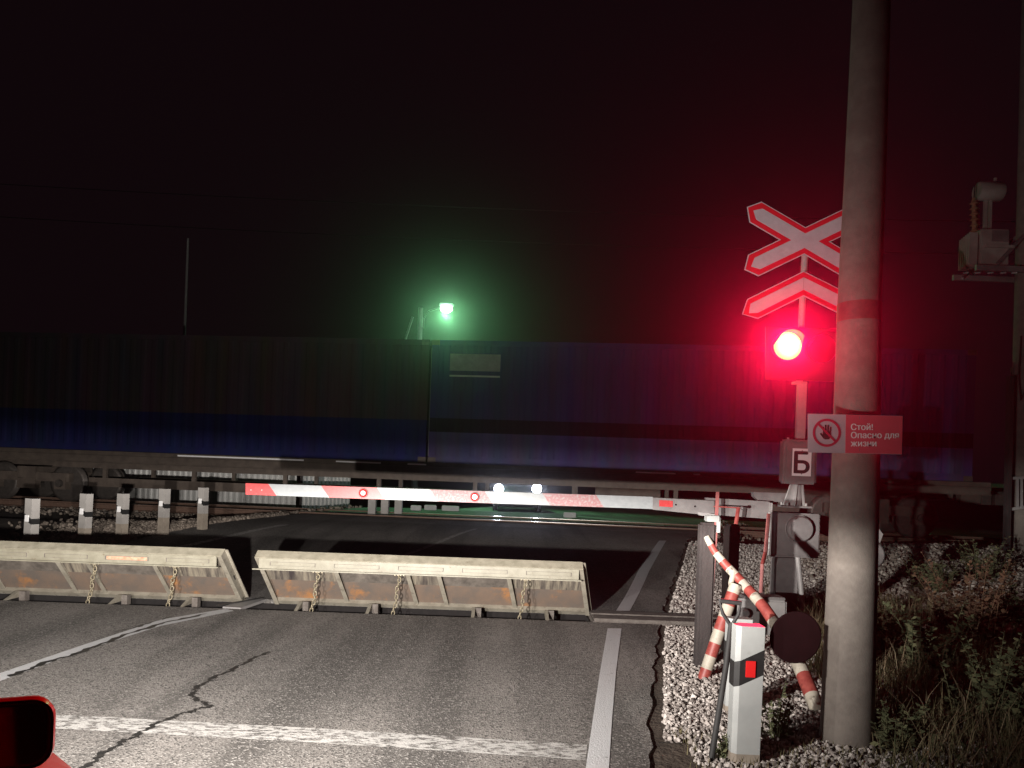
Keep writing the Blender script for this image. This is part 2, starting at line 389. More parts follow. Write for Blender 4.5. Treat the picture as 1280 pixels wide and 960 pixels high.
strip(m, [(732, 962), (741, 900), (750, 840), (759.5, 786)], [(761, 962), (765, 900), (770, 840), (777, 786)], M['line_solid'])
struct(m.build('edge_line_near', fix=False))
m = MB(); strip(m, [(770, 764), (797, 715), (824, 676)], [(787, 764), (811, 715), (833, 676)], M['line_solid'])
struct(m.build('edge_line', fix=False))
m = MB(); strip(m, [(-40, 884), (60, 893), (400, 912), (700, 930), (734, 932)], [(-40, 906), (60, 911), (400, 929), (700, 949), (732, 951)], M['line_worn'], .003)
struct(m.build('stop_line', fix=False))
m = MB(); strip(m, [(-60, 862), (0, 842), (100, 808), (200, 775), (282, 761.5)], [(-60, 878), (0, 852), (100, 815), (200, 783), (292, 764)], M['line_solid'], .003)
strip(m, [(478, 703), (540, 680), (592, 661)], [(486, 703), (548, 680), (598, 661)], M['line_worn'], .003)
struct(m.build('centre_line', fix=False))
m = MB(); strip(m, [(172, 694), (260, 675), (350, 656)], [(188, 694), (272, 675), (362, 656)], M['line_worn'], .003)
struct(m.build('left_edge_line', fix=False))
m = MB(); strip(m, [(686, 652), (700, 648.5), (718, 646.5)], [(692, 653), (706, 649.5), (722, 647.3)], M['line_solid'])
strip(m, [(722, 645), (760, 648), (830, 654.5)], [(722, 646.2), (760, 650), (830, 658)], M['line_solid'])
struct(m.build('far_road_line', fix=False))
m = MB()
ribbon(m, [(336, 815), (312, 826), (290, 838), (262, 850), (242, 864), (240, 873), (252, 879), (263, 884), (240, 890), (217, 897)], .035, M['bitumen'])
ribbon(m, [(217, 897), (190, 909), (170, 921), (150, 930), (120, 950), (98, 968)], .035, M['bitumen'])
ribbon(m, [(12, 848), (50, 832), (105, 815), (150, 797), (200, 781), (258, 768)], .05, M['bitumen'], .009)
ribbon(m, [(145, 791), (175, 784), (215, 771)], .03, M['bitumen'], .009)
struct(m.build('road_crack_seal', fix=False))
# beam closing the pit slot to the right, track deck
m = MB(); m.bevbox((1.62, 8.06, -.045), (1.46, .56, .12), M['beam'], .012); m.bevbox((1.62, 7.90, .022), (1.45, .22, .02), M['beam'], .006); m.bevbox((1.6, 8.2, .02), (1.42, .2, .016), M['beam'], .006)
tag(m.build('concrete_beam'), 'grey plank beam across the road edge, right of the raised plates', 'beam')
m = MB(); m.bevbox((1.25, 3.78, .0), (.95, .16, .06), M['beam'], .015, Matrix.Rotation(.02, 3, 'Z'))
tag(m.build('kerb_stone'), 'low concrete kerb at the foot of the front white marker post', 'kerb')
# ------------------------------------------------------------------ gravel
ico_v = []; 
_bm = bmesh.new(); bmesh.ops.create_icosphere(_bm, subdivisions=1, radius=1); ICV = np.array([v.co[:] for v in _bm.verts]); ICF = np.array([[v.index for v in f.verts] for f in _bm.faces]); _bm.free()
def gravel(name, pts, smin, smax, mt):
    n = len(pts); pts = np.array(pts); V = np.empty((n, 12, 3))
    q = rng.normal(size=(n, 4)); q /= np.linalg.norm(q, axis=1)[:, None]; w, x, y, z = q.T
    R = np.stack([1 - 2 * (y * y + z * z), 2 * (x * y - w * z), 2 * (x * z + w * y), 2 * (x * y + w * z), 1 - 2 * (x * x + z * z), 2 * (y * z - w * x), 2 * (x * z - w * y), 2 * (y * z + w * x), 1 - 2 * (x * x + y * y)], 1).reshape(n, 3, 3)
    sc = rng.uniform(smin, smax, (n, 1, 1)) * rng.uniform(.55, 1.2, (n, 1, 3))
    V = ICV[None] * rng.uniform(.75, 1.2, (n, 12, 1)) * sc
    V = np.einsum('nij,nkj->nki', R, V) + pts[:, None, :]
    Fc = (ICF[None] + (np.arange(n) * 12)[:, None, None]).reshape(-1, 3)
    me = bpy.data.meshes.new(name); me.from_pydata(V.reshape(-1, 3).tolist(), [], Fc.tolist()); me.materials.append(mt); me.update()
    o = bpy.data.objects.new(name, me); col.objects.link(o); return tag(o, kind='stuff')
pts = []
def inpx(p):  # rough in-view test with a margin
    r = p - Vector((0, 0, H)); 
    if r.y < .3: return False
    u = r.dot(XI) / r.y * F + CX; v = CY - r.dot(YI) / r.y * F
    return -150 < u < 1450 and v < 1080
for _ in range(34000):
    y = random.uniform(3.35, 7.6); x = xr(y) + abs(random.gauss(0, .02)) + random.uniform(.07 if y > 4.3 else .22, 2.6)
    if random.random() > 1.25 - .35 * (x - xr(y)) or not inpx(Vector((x, y, 0))): continue
    pts.append((x, y, tz(x, y) + random.uniform(.0, .022)))
gravel('white_gravel', pts, .006, .020, M['stone'])
tag(bpy.data.objects['white_gravel'], 'white marble chippings around the marker posts beside the road', 'gravel')
pts = []
for _ in range(22000):
    y = random.uniform(8.42, 14.5); x = xr(y) + random.uniform(.08, 3.2)
    if not inpx(Vector((x, y, 0))): continue
    pts.append((x, y, tz(x, y) + random.uniform(.0, .03)))
gravel('pale_gravel', pts, .012, .027, M['stone'])
tag(bpy.data.objects['pale_gravel'], 'pale chippings behind the barrier machine, beyond the grey beam', 'gravel')
pts = []
for _ in range(15000):
    y = random.uniform(7.6, 15.5); x = xr(y) + random.uniform(2.0, 8.5)
    if not inpx(Vector((x, y, 0))): continue
    pts.append((x, y, tz(x, y) + random.uniform(.0, .03) + .12 * ss(0, 3, x - xr(y) - 2)))
gravel('dusty_gravel', pts, .02, .05, M['stone3'])
tag(bpy.data.objects['dusty_gravel'], 'dusty heap of chippings in the dark right of the concrete pole', 'gravel')
pts = []
for _ in range(9000):
    y = random.uniform(9.5, 18.0); x = xl(y) - abs(random.gauss(0, .9)) - .02
    if not inpx(Vector((x, y, 0))): continue
    pts.append((x, y, tz(x, y) + random.uniform(.0, .03)))
gravel('brown_gravel', pts, .018, .05, M['stone2'])
tag(bpy.data.objects['brown_gravel'], 'brown stones around the row of five white posts', 'gravel')
# ------------------------------------------------------------------ track
TA = math.radians(-6); TU = Vector((math.cos(TA), math.sin(TA), 0)); TN = Vector((-math.sin(TA), math.cos(TA), 0))   # along, across (away)
NEAR = Vector((1.0, 17.6, 0))                    # point under the near side of the containers
TC = NEAR + TN * 1.30; RT = .33
def trk(s, a, z): 
    return Vector((0, TC.y + TC.x * math.tan(-TA) * 1, 0)) * 0 + TC - TU * TC.dot(TU) + TU * s + TN * a + Vector((0, 0, z))
pts = []
for _ in range(9000):
    s_ = random.uniform(-24, 22); a_ = random.uniform(-2.6, 3.2); p = trk(s_, a_, 0)
    if xl(p.y) - .1 < p.x < xr(p.y) + .1: continue
    pts.append((p.x, p.y, tz(p.x, p.y) + random.uniform(-.01, .04)))
gravel('track_ballast', pts, .03, .06, M['stone2'])
tag(bpy.data.objects['track_ballast'], 'dark ballast stones under the train either side of the road', 'gravel')
for k, a in enumerate((-.76, .76)):
    prof = [(-.07, 0), (.07, 0), (.07, .015), (.012, .035), (.012, .13), (.036, .14), (.036, .172), (-.036, .172), (-.036, .14), (-.012, .13), (-.012, .035), (-.07, .015)]
    poly = [trk(-60, a + u, RT - .172 + w) for u, w in prof]
    mb = MB(); mb.prism(poly, TU * 120, M['railrust'])
    rl = mb.build('rail'); top = MB(); top.bar(trk(-60, a, RT + .001), trk(60, a, RT + .001), .066, .004, M['rail']); top.build('railhead', rl)
    tag(rl, ['steel rail nearest the barrier, under the near wheels of the wagon', 'steel rail on the far side, under the far wheels'][k], 'rail', 'rails under the train')
mb = MB()
s_ = -24.0
while s_ < 24:
    p = trk(s_, 0, 0)
    if not (xl(p.y) - .3 < p.x < xr(p.y) + .3): mb.box(trk(s_, 0, RT - .25), (.24, 2.6, .14), M['beam'], Matrix.Rotation(TA, 3, 'Z'))
    s_ += .6
tag(mb.build('railway_sleepers'), 'concrete sleepers under the two rails', 'sleepers', kind='stuff')
# ------------------------------------------------------------------ anti-ram plates
def bplate(name, xa, xb, ribs, chains, wedges, redslots, label):
    """tray-like steel plate, raised free edge towards the camera; xa, xb = lip ends (metres)"""
    SH = .12
    def C(x, t, w): # x along lip, t 0 = hinge..1 = free edge, w = towards camera
        e = Vector((0, -.35, .56)); nrm = Vector((0, -.848, -.53))
        return Vector((x + SH * (1 - t), 8.28, .03)) + e * t * .97 + nrm * w
    t_ = thing(name, (xa, 8.28, 0), label, 'road barrier', 'raised anti-ram plates across the lane')
    # back sheet
    mb = MB(); x = xa; ed = [xa] + sorted(ribs) + [xb]
    mats = [M['platestreak'], M['plate'], M['platestreak'], M['plate']]
    for i, (a, b) in enumerate(zip(ed, ed[1:])):
        up = [C(a, .42, .0), C(b, .42, .0), C(b, 1, .0), C(a, 1, .0)]
        lo = [C(a, .0, .03), C(b, .0, .03), C(b, .42, .0), C(a, .42, .0)]
        mb.add(up, [(0, 1, 2, 3)], mats[i % 4]); mb.add(lo, [(0, 1, 2, 3)], M['platelow'])
    nr = Vector((0, .848, .53)) * .012
    mb.add([C(xa, 0, 0) + nr, C(xb, 0, 0) + nr, C(xb, 1, 0) + nr, C(xa, 1, 0) + nr], [(0, 1, 2, 3)], M['galv'])
    mb.build('deck_sheet', t_, fix=False)
    # end walls (channel) 
    for xx, sgn in ((xa, 1), (xb, -1)):
        mb = MB(); 
        def q(t, w): return C(xx, t, w)
        mb.prism([q(0, 0), q(1, 0), q(1, .10), q(0, .085)], (sgn * .008, 0, 0), M['galv'])
        mb.prism([q(0, .085), q(1, .10), q(1, .108), q(0, .093)], (sgn * .045, 0, 0), M['galv'])
        if sgn < 0: mb.prism([q(0, -.012), q(1, -.012), q(1, .0), q(0, .0)], (.03, 0, 0), M['galv']); mb.prism([q(.45, .035), q(.53, .035), q(.53, .055), q(.45, .055)], (.004, 0, 0), M['dark'])
        mb.build('end_wall', t_)
    for r in ribs:
        mb = MB(); mb.prism([C(r, 0.02, .003), C(r, 1, .003), C(r, .98, .075), C(r, .04, .055)], (.008, 0, 0), M['galv'])
        mb.prism([C(r, .98, .075), C(r, .04, .055), C(r, .04, .062), C(r, .98, .082)], (.045, 0, 0), M['galv']); mb.build('rib', t_)
    # top flange + lip with slots
    mb = MB(); mb.prism([C(xa, 1, -.012), C(xa, 1.012, -.012), C(xa, 1.012, .105), C(xa, 1, .105)], (xb - xa, 0, 0), M['flange']); mb.build('top_flange', t_)
    p0 = C(xa, 1, .105)
    mb = MB(); lx0, lx1 = xa + .05, xb - .045
    mb.bevbox(((lx0 + lx1) / 2, p0.y - .005, p0.z - .052), (lx1 - lx0, .026, .104), M['lip'], .003)
    mb.bbox((xa - .01, p0.y - .035, p0.z - .118), (xb - .02, p0.y + .012, p0.z - .106), M['lip'])
    lip = mb.build('lip', t_)
    n = max(2, round((xb - xa) / .63)); w = (lx1 - lx0) / n
    for i in range(n):
        c0 = lx0 + (i + .5) * w + .02; mb = MB()
        yy = p0.y - .0195
        fm = M['lipred'] if i in redslots else M['lip']
        mb.box((c0, yy, p0.z - .052), (w * .66, .003, .034), fm)
        mb.box((c0, yy + .0003, p0.z - .034), (w * .70, .0035, .0035), M['beam']); mb.box((c0, yy + .0003, p0.z - .070), (w * .70, .0035, .003), M['beam'])
        mb.box((c0 - w * .35, yy, p0.z - .052), (.006, .006, .04), M['beam']); mb.box((c0 + w * .35, yy, p0.z - .052), (.006, .006, .04), M['beam'])
        mb.build('slot_strip', lip)
    # bottom bar
    mb = MB(); mb.prism([C(xa, -.02, .02), C(xa, .07, .02), C(xa, .06, .075), C(xa, -.02, .065)], (xb - xa, 0, 0), M['galv']); mb.build('bottom_bar', t_)
    for c in chains:
        mb = MB()
        top = Vector((c, p0.y + .005, p0.z - .11)); 
        for k, (dx, bot) in enumerate(((.0, Vector((c - .045, 7.83, -.02))),)):
            a = top + Vector((dx, 0, 0)); n_ = 10
            for i in range(n_):
                u = (i + .5) / n_; p = a.lerp(bot, u) + Vector((.008 * math.sin(i * 1.3 + k), .05 * u * (1 - u), -.03 * u * (1 - u)))
                dirv = (bot - a).normalized(); z_ = dirv; x_ = Vector((1, .3, 0)) if i % 2 else Vector((0.1, 1, 0)); y_ = z_.cross(x_).normalized(); x_ = y_.cross(z_)
                mb.torus(p, .0215, .0072, M['chain'], 12, 6, Matrix((x_ * .75, y_, z_ * 1.25)).transposed())
        for dx in (-.045, -.015, .015, .045): mb.box((c + dx, p0.y - .004, p0.z - .124), (.014, .02, .012), M['chain'])
        mb.build('chain', t_)
    for wx in wedges:
        mb = MB(); y0 = 7.79
        mb.prism([(wx, y0, -.005), (wx, y0 + .25, -.005), (wx, y0 + .25, .055), (wx, y0 + .2, .06)], (.035, 0, 0), M['galv'])
        mb.prism([(wx + .036, y0 + .2, -.05), (wx + .036, y0 + .28, -.05), (wx + .036, y0 + .28, .05), (wx + .036, y0 + .2, .058)], (.06, 0, 0), M['beam'])
        mb.build('support_wedge', t_)
    return t_
def X8(px, py=705, d=7.95): return P(px, py, d).x
bplate('road_blocker_plate', X8(322), X8(728, 712), [X8(413), X8(503), X8(542), X8(630)], [X8(397, 725, 7.85), X8(499, 725, 7.85), X8(657, 725, 7.85)], [X8(374, 765, 8), X8(461, 765, 8), X8(590, 765, 8), X8(681, 765, 8)], (),
       'complete raised steel plate with three chains, on the right lane')
bplate('road_blocker_plate', X8(-105, 690), X8(281, 700), [X8(-30), X8(63), X8(101), X8(185)], [X8(-20, 715, 7.85), X8(118, 715, 7.85), X8(218, 720, 7.85)], [X8(20, 750, 8), X8(148, 750, 8), X8(236, 750, 8)], (3,),
       'raised steel plate with a faded red slot, cut off at the left edge')
# plate between the two blockers
m = MB(); a = Vector((X8(300), 8.12, .012)); m.bevbox((-2.78, 8.08, -.006), (.20, .58, .03), M['lightgrey'], .004, Matrix.Rotation(-.15, 3, 'Z')); m.bar((-2.98, 7.82, .016), (-2.70, 8.36, .016), .03, .01, M['bitumen'])
tag(m.build('cover_plate'), 'small pale metal cover in the gap between the two raised plates', 'cover')
# ------------------------------------------------------------------ barrier machine
D = 8.1
mach = thing('level_crossing_barrier', (P(985, 775, D).x, D, 0), 'red and white striped barrier lowered across the lane from its grey drive cabinet', 'barrier')
def armpt(px, top):
    cy = 604 + (px - 307) * (621 - 604) / (814 - 307) if top else 618.2 + (px - 307) * (636.2 - 618.2) / (814 - 307)
    return P(px, cy, D)
def arm_board():
    cuts = [307, 335.5, 401.5, 471, 537, 606, 678, 745, 816]; cols = ['armred', 'armwhite', 'armred', 'armwhite', 'armfade', 'armwhite', 'armfade', 'armwhite']
    mb = MB(); back = Vector((0, .045, 0))
    for i, (a, b) in enumerate(zip(cuts, cuts[1:])):
        sa = 0 if i == 0 else 10; sb = 0 if i == len(cols) - 1 else 10
        q = [armpt(a, 1), armpt(b, 1), armpt(b + sb, 0), armpt(a + sa, 0)]; mb.add(q, [(0, 1, 2, 3)], M[cols[i]]); mb.add([q[0], q[1], q[1] + back, q[0] + back], [(0, 1, 2, 3)], M[cols[i]]); mb.add([q[3], q[2], q[2] + back, q[3] + back], [(0, 1, 2, 3)], M[cols[i]])
        q = [v + back for v in q]; mb.add(q, [(0, 1, 2, 3)], M[cols[i]])
    a, b = armpt(307, 1), armpt(307, 0); mb.add([a, b, b + back, a + back], [(0, 1, 2, 3)], M['armred'])
    return mb.build('arm', mach)
arm = arm_board()
for px in (454, 593.5):
    py = 611.2 + (px - 307) * 17.5 / 507; p = P(px, py, D - .012); mb = MB(); mb.lathe(p + Vector((0, -.012, 0)), (0, 1, 0), [(0, .028), (.006, .044), (.03, .046)], M['reflred'], 20)
    mb.torus(p, .047, .005, M['grey'], 20, 6); mb.build('red_reflector', arm)
for px in (313.5, 327): mb = MB(); mb.lathe(P(px, 612.5, D - .008), (0, 1, 0), [(0, .006), (.008, .009)], M['lightgrey'], 10); mb.build('rivet', arm)
mb = MB()
def quadpx(mb, pts, d, dep, mt): mb.prism([P(x, y, d) for x, y in pts], (0, dep, 0), mt)
quadpx(mb, [(816, 622), (893, 626), (893, 641), (876, 643), (816, 637)], D - .01, .05, M['grey'])
quadpx(mb, [(824, 625), (841, 626), (841, 634), (824, 633)], D - .014, .003, M['armred'])
for x, y in ((845, 631), (869, 633)): mb.lathe(P(x, y, D - .02), (0, 1, 0), [(0, .009), (.012, .011)], M['dark'], 8)
quadpx(mb, [(882, 622), (962, 627), (966, 649), (884, 643)], D + .06, .05, M['grey'])
quadpx(mb, [(872, 640), (896, 643), (894, 647), (874, 644)], D - .02, .06, M['lightgrey'])
quadpx(mb, [(942, 615), (1000, 617), (1000, 629), (950, 627), (943, 621)], D + .2, .1, M['grey'])
mb.build('arm_bracket', mach)
mb = MB()   # tail and counterweight seen right of the pole
quadpx(mb, [(1010, 640), (1098, 660), (1104, 668), (1092, 700), (1080, 690), (1010, 660)], D + .35, .03, M['grey']); mb.lathe(P(1090, 694, D + .3), (0, 1, 0), [(0, .13), (.01, .155), (.07, .155), (.08, .13)], M['grey'], 28)
mb.build('counterweight', mach)
c = P(990, 667, D + .18); mb = MB(); mb.bevbox((c.x, c.y, c.z), (.46, .36, .46), M['grey'], .012); cab = mb.build('cabinet', mach)
mb = MB(); p = P(999, 661, D - .02); mb.lathe(p + Vector((0, -.065, 0)), (0, 1, 0), [(0, .12), (.012, .135), (.085, .137)], M['grey'], 32)
mb.torus(p + Vector((0, .0, 0)), .145, .008, M['grey'], 28, 6); mb.build('round_cap', mach)
mb = MB(); q = P(963, 694, D + .02); mb.bbox((q.x - .01, q.y - .03, q.z - .012), (q.x + .50, q.y + .36, q.z + .004), M['grey'])
for i in range(7):   # hinge strip on the left edge
    w = P(961.5, 640 + i * 8, D + .02); mb.lathe(w, (0, 0, -1), [(0, .009), (.05, .009)], M['lightgrey'], 8)
mb.bbox((q.x - .02, q.y - .02, q.z), (q.x - .004, q.y + .05, q.z + .56), M['lightgrey']); mb.build('hinge_strip', mach)
mb = MB(); q0 = P(981, 694, D + .15); mb.bevbox((q0.x, q0.y, q0.z / 2 - .03), (.24, .2, q0.z + .02), M['grey'], .01); mb.build('pillar', mach)
mb = MB(); mb.tube([P(997, 696, D + .02), P(1001, 735, D + .0), P(1005, 778, D - .02)], .027, M['lightgrey'], 12); mb.build('conduit', mach)
mb = MB(); b = P(940, 790, 7.3); mb.bevbox((b.x + .1, 7.45, .18), (.48, .25, .36), M['lightgrey'], .02); mb.bevbox((b.x + .12, 7.42, .37), (.40, .2, .03), M['grey'], .008)
w = P(931, 766, 7.3); mb.lathe(w + Vector((0, -.05, 0)), (0, 1, 0), [(0, .03), (.02, .045), (.08, .05)], M['grey'], 16); mb.lathe(P(948, 764, 7.25), (0, 0, 1), [(0, .02), (.06, .022), (.09, .012)], M['lightgrey'], 10)
mb.build('junction_box', mach)
for pts_ in ([(897, 615, 7.95), (894, 680, 7.85), (886, 800, 7.7)], [(923, 634, 7.9), (918, 668, 7.88), (915, 700, 7.85)], [(961, 642, 7.95), (957, 690, 7.9), (953, 705, 7.88), (951, 742, 7.86)]):
    mb = MB()
    for a, b in zip(pts_, pts_[1:]): mb.bar(P(*a), P(*b), .035, .02, M['redbar'])
    mb.build('red_guard_bar', mach)
mb = MB(); mb.tube([P(892, 633, 7.93), P(928, 635, 7.9)], .007, M['redbar'], 8); mb.lathe(P(926, 635, 7.88), (1, 0, 0), [(0, .018), (.02, .018)], M['grey'], 8)
mb.build('guard_rod', mach)
for (px, w_, d, pt, tx) in ((884, .125, 6.05, 653, 'dark timber post rising behind the top of the striped pole'), (915, .12, 6.6, 655, 'dark timber post half hidden behind the striped pole and guard bar')):
    top = P(px, pt, d); mb = MB(); mb.bevbox((top.x, d, top.z / 2 - .05), (w_, w_ * .9, top.z + .1), M['woodpost'], .018)
    tag(mb.build('timber_post'), tx, 'post')
mb = MB(); c = P(890, 648, 6.05); mb.bevbox(c, (.10, .1, .05), M['white'], .006); mb.bevbox(c + Vector((.046, -.02, -.05)), (.03, .03, .12), M['white'], .004)
tag(mb.build('white_clamp'), 'small white clamp on top of the left dark timber post', 'clamp')
# ------------------------------------------------------------------ signal mast
mast = thing('crossing_signal', P(990, 640, D + .15), 'railway crossing signal with lit red lamp under a red and white cross', 'crossing signal')
def MP(px, py, d=D + .1): return P(px, py, d)
mb = MB(); mb.bevbox((MP(1000, 545).x, D + .1, (MP(1000, 600).z + MP(1000, 478).z) / 2), (.095, .06, MP(1000, 478).z - MP(1000, 600).z), M['lightgrey'], .006)
mb.tube([MP(999, 480), MP(1002, 400), MP(1007, 300)], .034, M['lightgrey'], 14)
mb.bevbox(MP(999, 479), (.14, .1, .03), M['lightgrey'], .005); mb.build('mast', mast)
mb = MB()      # flared foot with webs
f0, f1 = MP(996, 606), MP(992, 633)
mb.tube([f0, f1], [.055, .085], M['lightgrey'], 14)
for k in range(6):
    a = k * PI / 3 + .3; dv = Vector((math.cos(a), math.sin(a), 0)); mb.bar(f0 + dv * .06, f1 + dv * .11, .012, .03, M['lightgrey'])
mb.bevbox(f1, (.30, .26, .02), M['grey'], .004)
for k in range(4): mb.lathe(f1 + Vector(((-.1, .1)[k % 2], (-.09, .09)[k // 2], .01)), (0, 0, 1), [(0, .014), (.03, .012)], M['lightgrey'], 8)
mb.build('mast_foot', mast)
mb = MB(); bc = MP(997.5, 577.5, D - .02); mb.bevbox(bc, (.355, .14, .47), M['grey'], .02); mb.bevbox(bc + Vector((0, -.071, 0)), (.30, .012, .41), M['grey'], .004); mb.lathe(bc + Vector((-.12, -.02, .235)), (0, 0, 1), [(0, .012), (.02, .012)], M['lightgrey'], 8)
bx = mb.build('relay_box', mast)
mb = MB(); lc = bc + Vector((.01, -.0775, -.004)); mb.box(lc, (.20, .004, .29), M['letters'])
for s_ in (-1, 1): mb.lathe(lc + Vector((0, -.006, s_ * .122)), (0, 1, 0), [(0, .005), (.004, .005)], M['grey'], 8)
vs, fs = text_verts('Б', .26); xs_ = [v.x for v in vs]; ys_ = [v.y for v in vs]; ccx = (min(xs_) + max(xs_)) / 2; ccy = (min(ys_) + max(ys_)) / 2
k_ = .225 / (max(ys_) - min(ys_))
for dx, dy, dd in ((0, 0, 0), (.007, 0, .0003), (-.007, 0, .0006), (0, .005, .0009), (0, -.005, .0012), (.005, .004, .0015), (-.005, -.004, .0018)):
    mb.add([lc + Vector(((v.x - ccx) * k_ + dx, -.0032 - dd, (v.y - ccy) * k_ + dy)) for v in vs], fs, M['ink'])
mb.build('letter_plate', bx, fix=False)
# lamp board: one dark back plate, two lamp heads with hoods
yB = D + .02
mb = MB(); mb.prism([P(957, 408, yB), P(1046, 411, yB), P(1043, 477, yB), P(957, 474, yB)], (0, .012, 0), M['plastic']); mb.build('back_board', mast)
LAMP = P(983, 432, yB - .12)
for px, py, on in ((981, 434, True), (1024, 437, False)):
    c = P(px, py, yB); mb = MB()
    mb.lathe(c + Vector((0, -.08, 0)), (0, 1, 0), [(0, .15), (.01, .155), (.075, .15)], M['plastic'], 28)
    # hood: half cylinder above the lens, tapering forwards
    n = 20; R = .155
    for rr in (R, R - .006):
        vs = [];
        for j, yy in enumerate((-.08, -.22)):
            for i in range(n + 1):
                a = PI * (.0 + 1.0 * i / n) if j == 0 else PI * (.2 + .6 * i / n)
                vs.append(c + Vector((rr * math.cos(a), yy, rr * math.sin(a))))
        mb.add(vs, [(i, i + 1, n + 2 + i, n + 1 + i) for i in range(n)], M['plastic'], True)
    hd = mb.build('lamp_head', mast)
    mb = MB(); mb.lathe(c + Vector((0, -.105, 0)), (0, 1, 0), [(0, .05), (.006, .09), (.02, .138), (.024, .149)], M['lens_red'] if on else M['lens_off'], 28); mb.build('lens', hd)
    if on: M['lens_red'].node_tree.nodes['dist'].inputs[1].default_value = (WM[hd.name].inverted() @ (c + Vector((.008, -.1, .012))))[:]
# cross boards
def hexboard(c, ang, half, w, tip):
    u = XI * math.cos(ang) + YI * math.sin(ang); v = -XI * math.sin(ang) + YI * math.cos(ang)
    return [c + u * (half - tip) + v * w, c + u * half, c + u * (half - tip) - v * w, c - u * (half - tip) - v * w, c - u * half, c - u * (half - tip) + v * w]
XC = P(1006, 301, D); mb = MB()
for k, (inset, mt, dep) in enumerate(((0, 'signwhite', .0), (.010, 'signred', -.0025), (.060, 'signwhite', -.005))):
    for j, ang in enumerate((math.radians(-30.3), math.radians(25.6))):
        mb.prism([p + Vector((0, dep - .0006 * j, 0)) for p in hexboard(XC, ang, .715 - inset * 1.3, .128 - inset, .105 - inset * .5)], (0, .0018 if k else .004, 0), M[mt])
mb.build('warning_cross', mast)
def chev(mb, inset, mt, dep):
    cx, cy = 1004.5, 0; o = [(1004.5, 338.8), (934, 373.8), (927.5, 392.7), (947.5, 398.5), (1004.5, 370.2)]
    def poly(i):
        base = [(0, .0), (-70.5, 35), (-77, 53.9), (-57, 59.7), (0, 31.4)]
        s_ = i / (8.1 / 950)
        if i == 0: b = base
        else:
            b = [(0, s_ * 1.13), (-70.5 + s_ * .55, 35 + s_ * .85), (-77 + s_ * 1.2, 53.9 - s_ * .15), (-57 - s_ * .05, 59.7 - s_ * 1.05), (0, 31.4 - s_ * 1.13)]
        return b
    b = poly(inset); ap = P(1004.5, 338.8, D)
    # left arm then mirrored right arm, sharing the centre fold (a hair apart in depth)
    for sg in (1, -1):
        pts_ = [ap + (XI * (x * sg) - YI * y) * (D / F) + Vector((0, dep - (.0004 if sg < 0 else 0), 0)) for x, y in b]
        mb.prism(pts_, (0, .0018 if inset else .004, 0), M[mt])
mb = MB(); chev(mb, 0, 'signwhite', 0); chev(mb, .010, 'signred', -.0025); chev(mb, .060, 'signwhite', -.005)
mb.box(P(1004.5, 354.5, D - .0075), (.006, .002, .13), M['lightgrey'])
mb.build('chevron_board', mast)
# ------------------------------------------------------------------ concrete pole + sign
pole = thing('concrete_pole', G(1058, 925), 'thick round concrete pole with a dark red painted band, in front of the signal', 'pole')
prof = [(1056.5, 945, .148, 4.42), (1058, 925, .146, 4.42), (1063, 780, .140, 4.43), (1069, 600, .131, 4.44), (1073.5, 403, .121, 4.45)]
def polep(pr): return P(pr[0], pr[1], pr[3])
mb = MB(); prof2 = [(1074, 380, .119, 4.45), (1082, 200, .112, 4.46), (1089.5, 0, .103, 4.47), (1098, -230, .098, 4.48), (1122, -900, .085, 4.52)]
mb.tube([polep(a) for a in prof + prof2], [a[2] for a in prof + prof2], M['concrete'], 40); mb.build('shaft', pole)
mb = MB(); a, b = prof[-1], prof2[0]; mb.tube([polep(a), polep(b)], [a[2] + .002, b[2] + .002], M['band'], 40, cap=False); mb.build('painted_band', pole)
SY = 4.24
sign = thing('warning_sign', P(1069, 542, SY), 'white and red warning plate with a crossed-out hand on the concrete pole', 'sign')
q = [(1010, 517), (1128.5, 520), (1127.5, 568), (1010, 565.5)]
mb = MB(); quadpx(mb, q, SY, .004, M['signwhite']); mb.build('sign_plate', sign)
mb = MB(); quadpx(mb, [(1057.5, 518.4), (1128.1, 520.4), (1127.2, 567.6), (1056.7, 566.2)], SY - .0015, .0015, M['panelred']); mb.build('red_panel', sign)
def onsign(px, py, dd=.003): return P(px, py, SY - dd)
mb = MB(); cc = onsign(1033.4, 541); k = SY / F
ax = Matrix((XI, Vector((0, 1, 0)), YI)).transposed()
n = 48; vs = []
for i in range(n):
    a = 2 * PI * i / n
    for r in (14.6, 17.6): vs.append(cc + (XI * math.cos(a) + YI * math.sin(a)) * r * k)
mb.add(vs, [(2 * i, 2 * i + 1, (2 * i + 3) % (2 * n), (2 * i + 2) % (2 * n)) for i in range(n)], M['inkred'])
def flatbar(mb, a, b, w, mt, dd):
    A = cc + (XI * a[0] + YI * a[1]) * k + Vector((0, -dd, 0)); B = cc + (XI * b[0] + YI * b[1]) * k + Vector((0, -dd, 0)); t = (B - A).normalized(); s = t.cross(Vector((0, 1, 0))) * w * k / 2
    nn = 6; vs = [A - s, A + s, B + s, B - s]
    mb.add(vs, [(0, 1, 2, 3)], mt)
flatbar(mb, (-10.8, 11), (10.8, -11), 2.6, M['inkred'], .0012)
for a, b, w in (((-3.8, 1), (-4.6, 7.5), 1.9), ((-1.2, 1), (-1.5, 10), 1.9), ((1.5, 1), (1.8, 9.8), 1.9), ((4.2, 0), (4.9, 7.6), 1.8), ((-3, -7), (-7.8, -.5), 2.2)):
    flatbar(mb, a, b, w, M['ink'], .0004)
pal = [(-4.8, 1.6), (5.1, 1.6), (5.2, -4), (3.0, -8.2), (-2.6, -8.2), (-5.4, -5)]
mb.add([cc + (XI * a + YI * b) * k + Vector((0, -.0007, 0)) for a, b in pal], [tuple(range(6))], M['ink'])
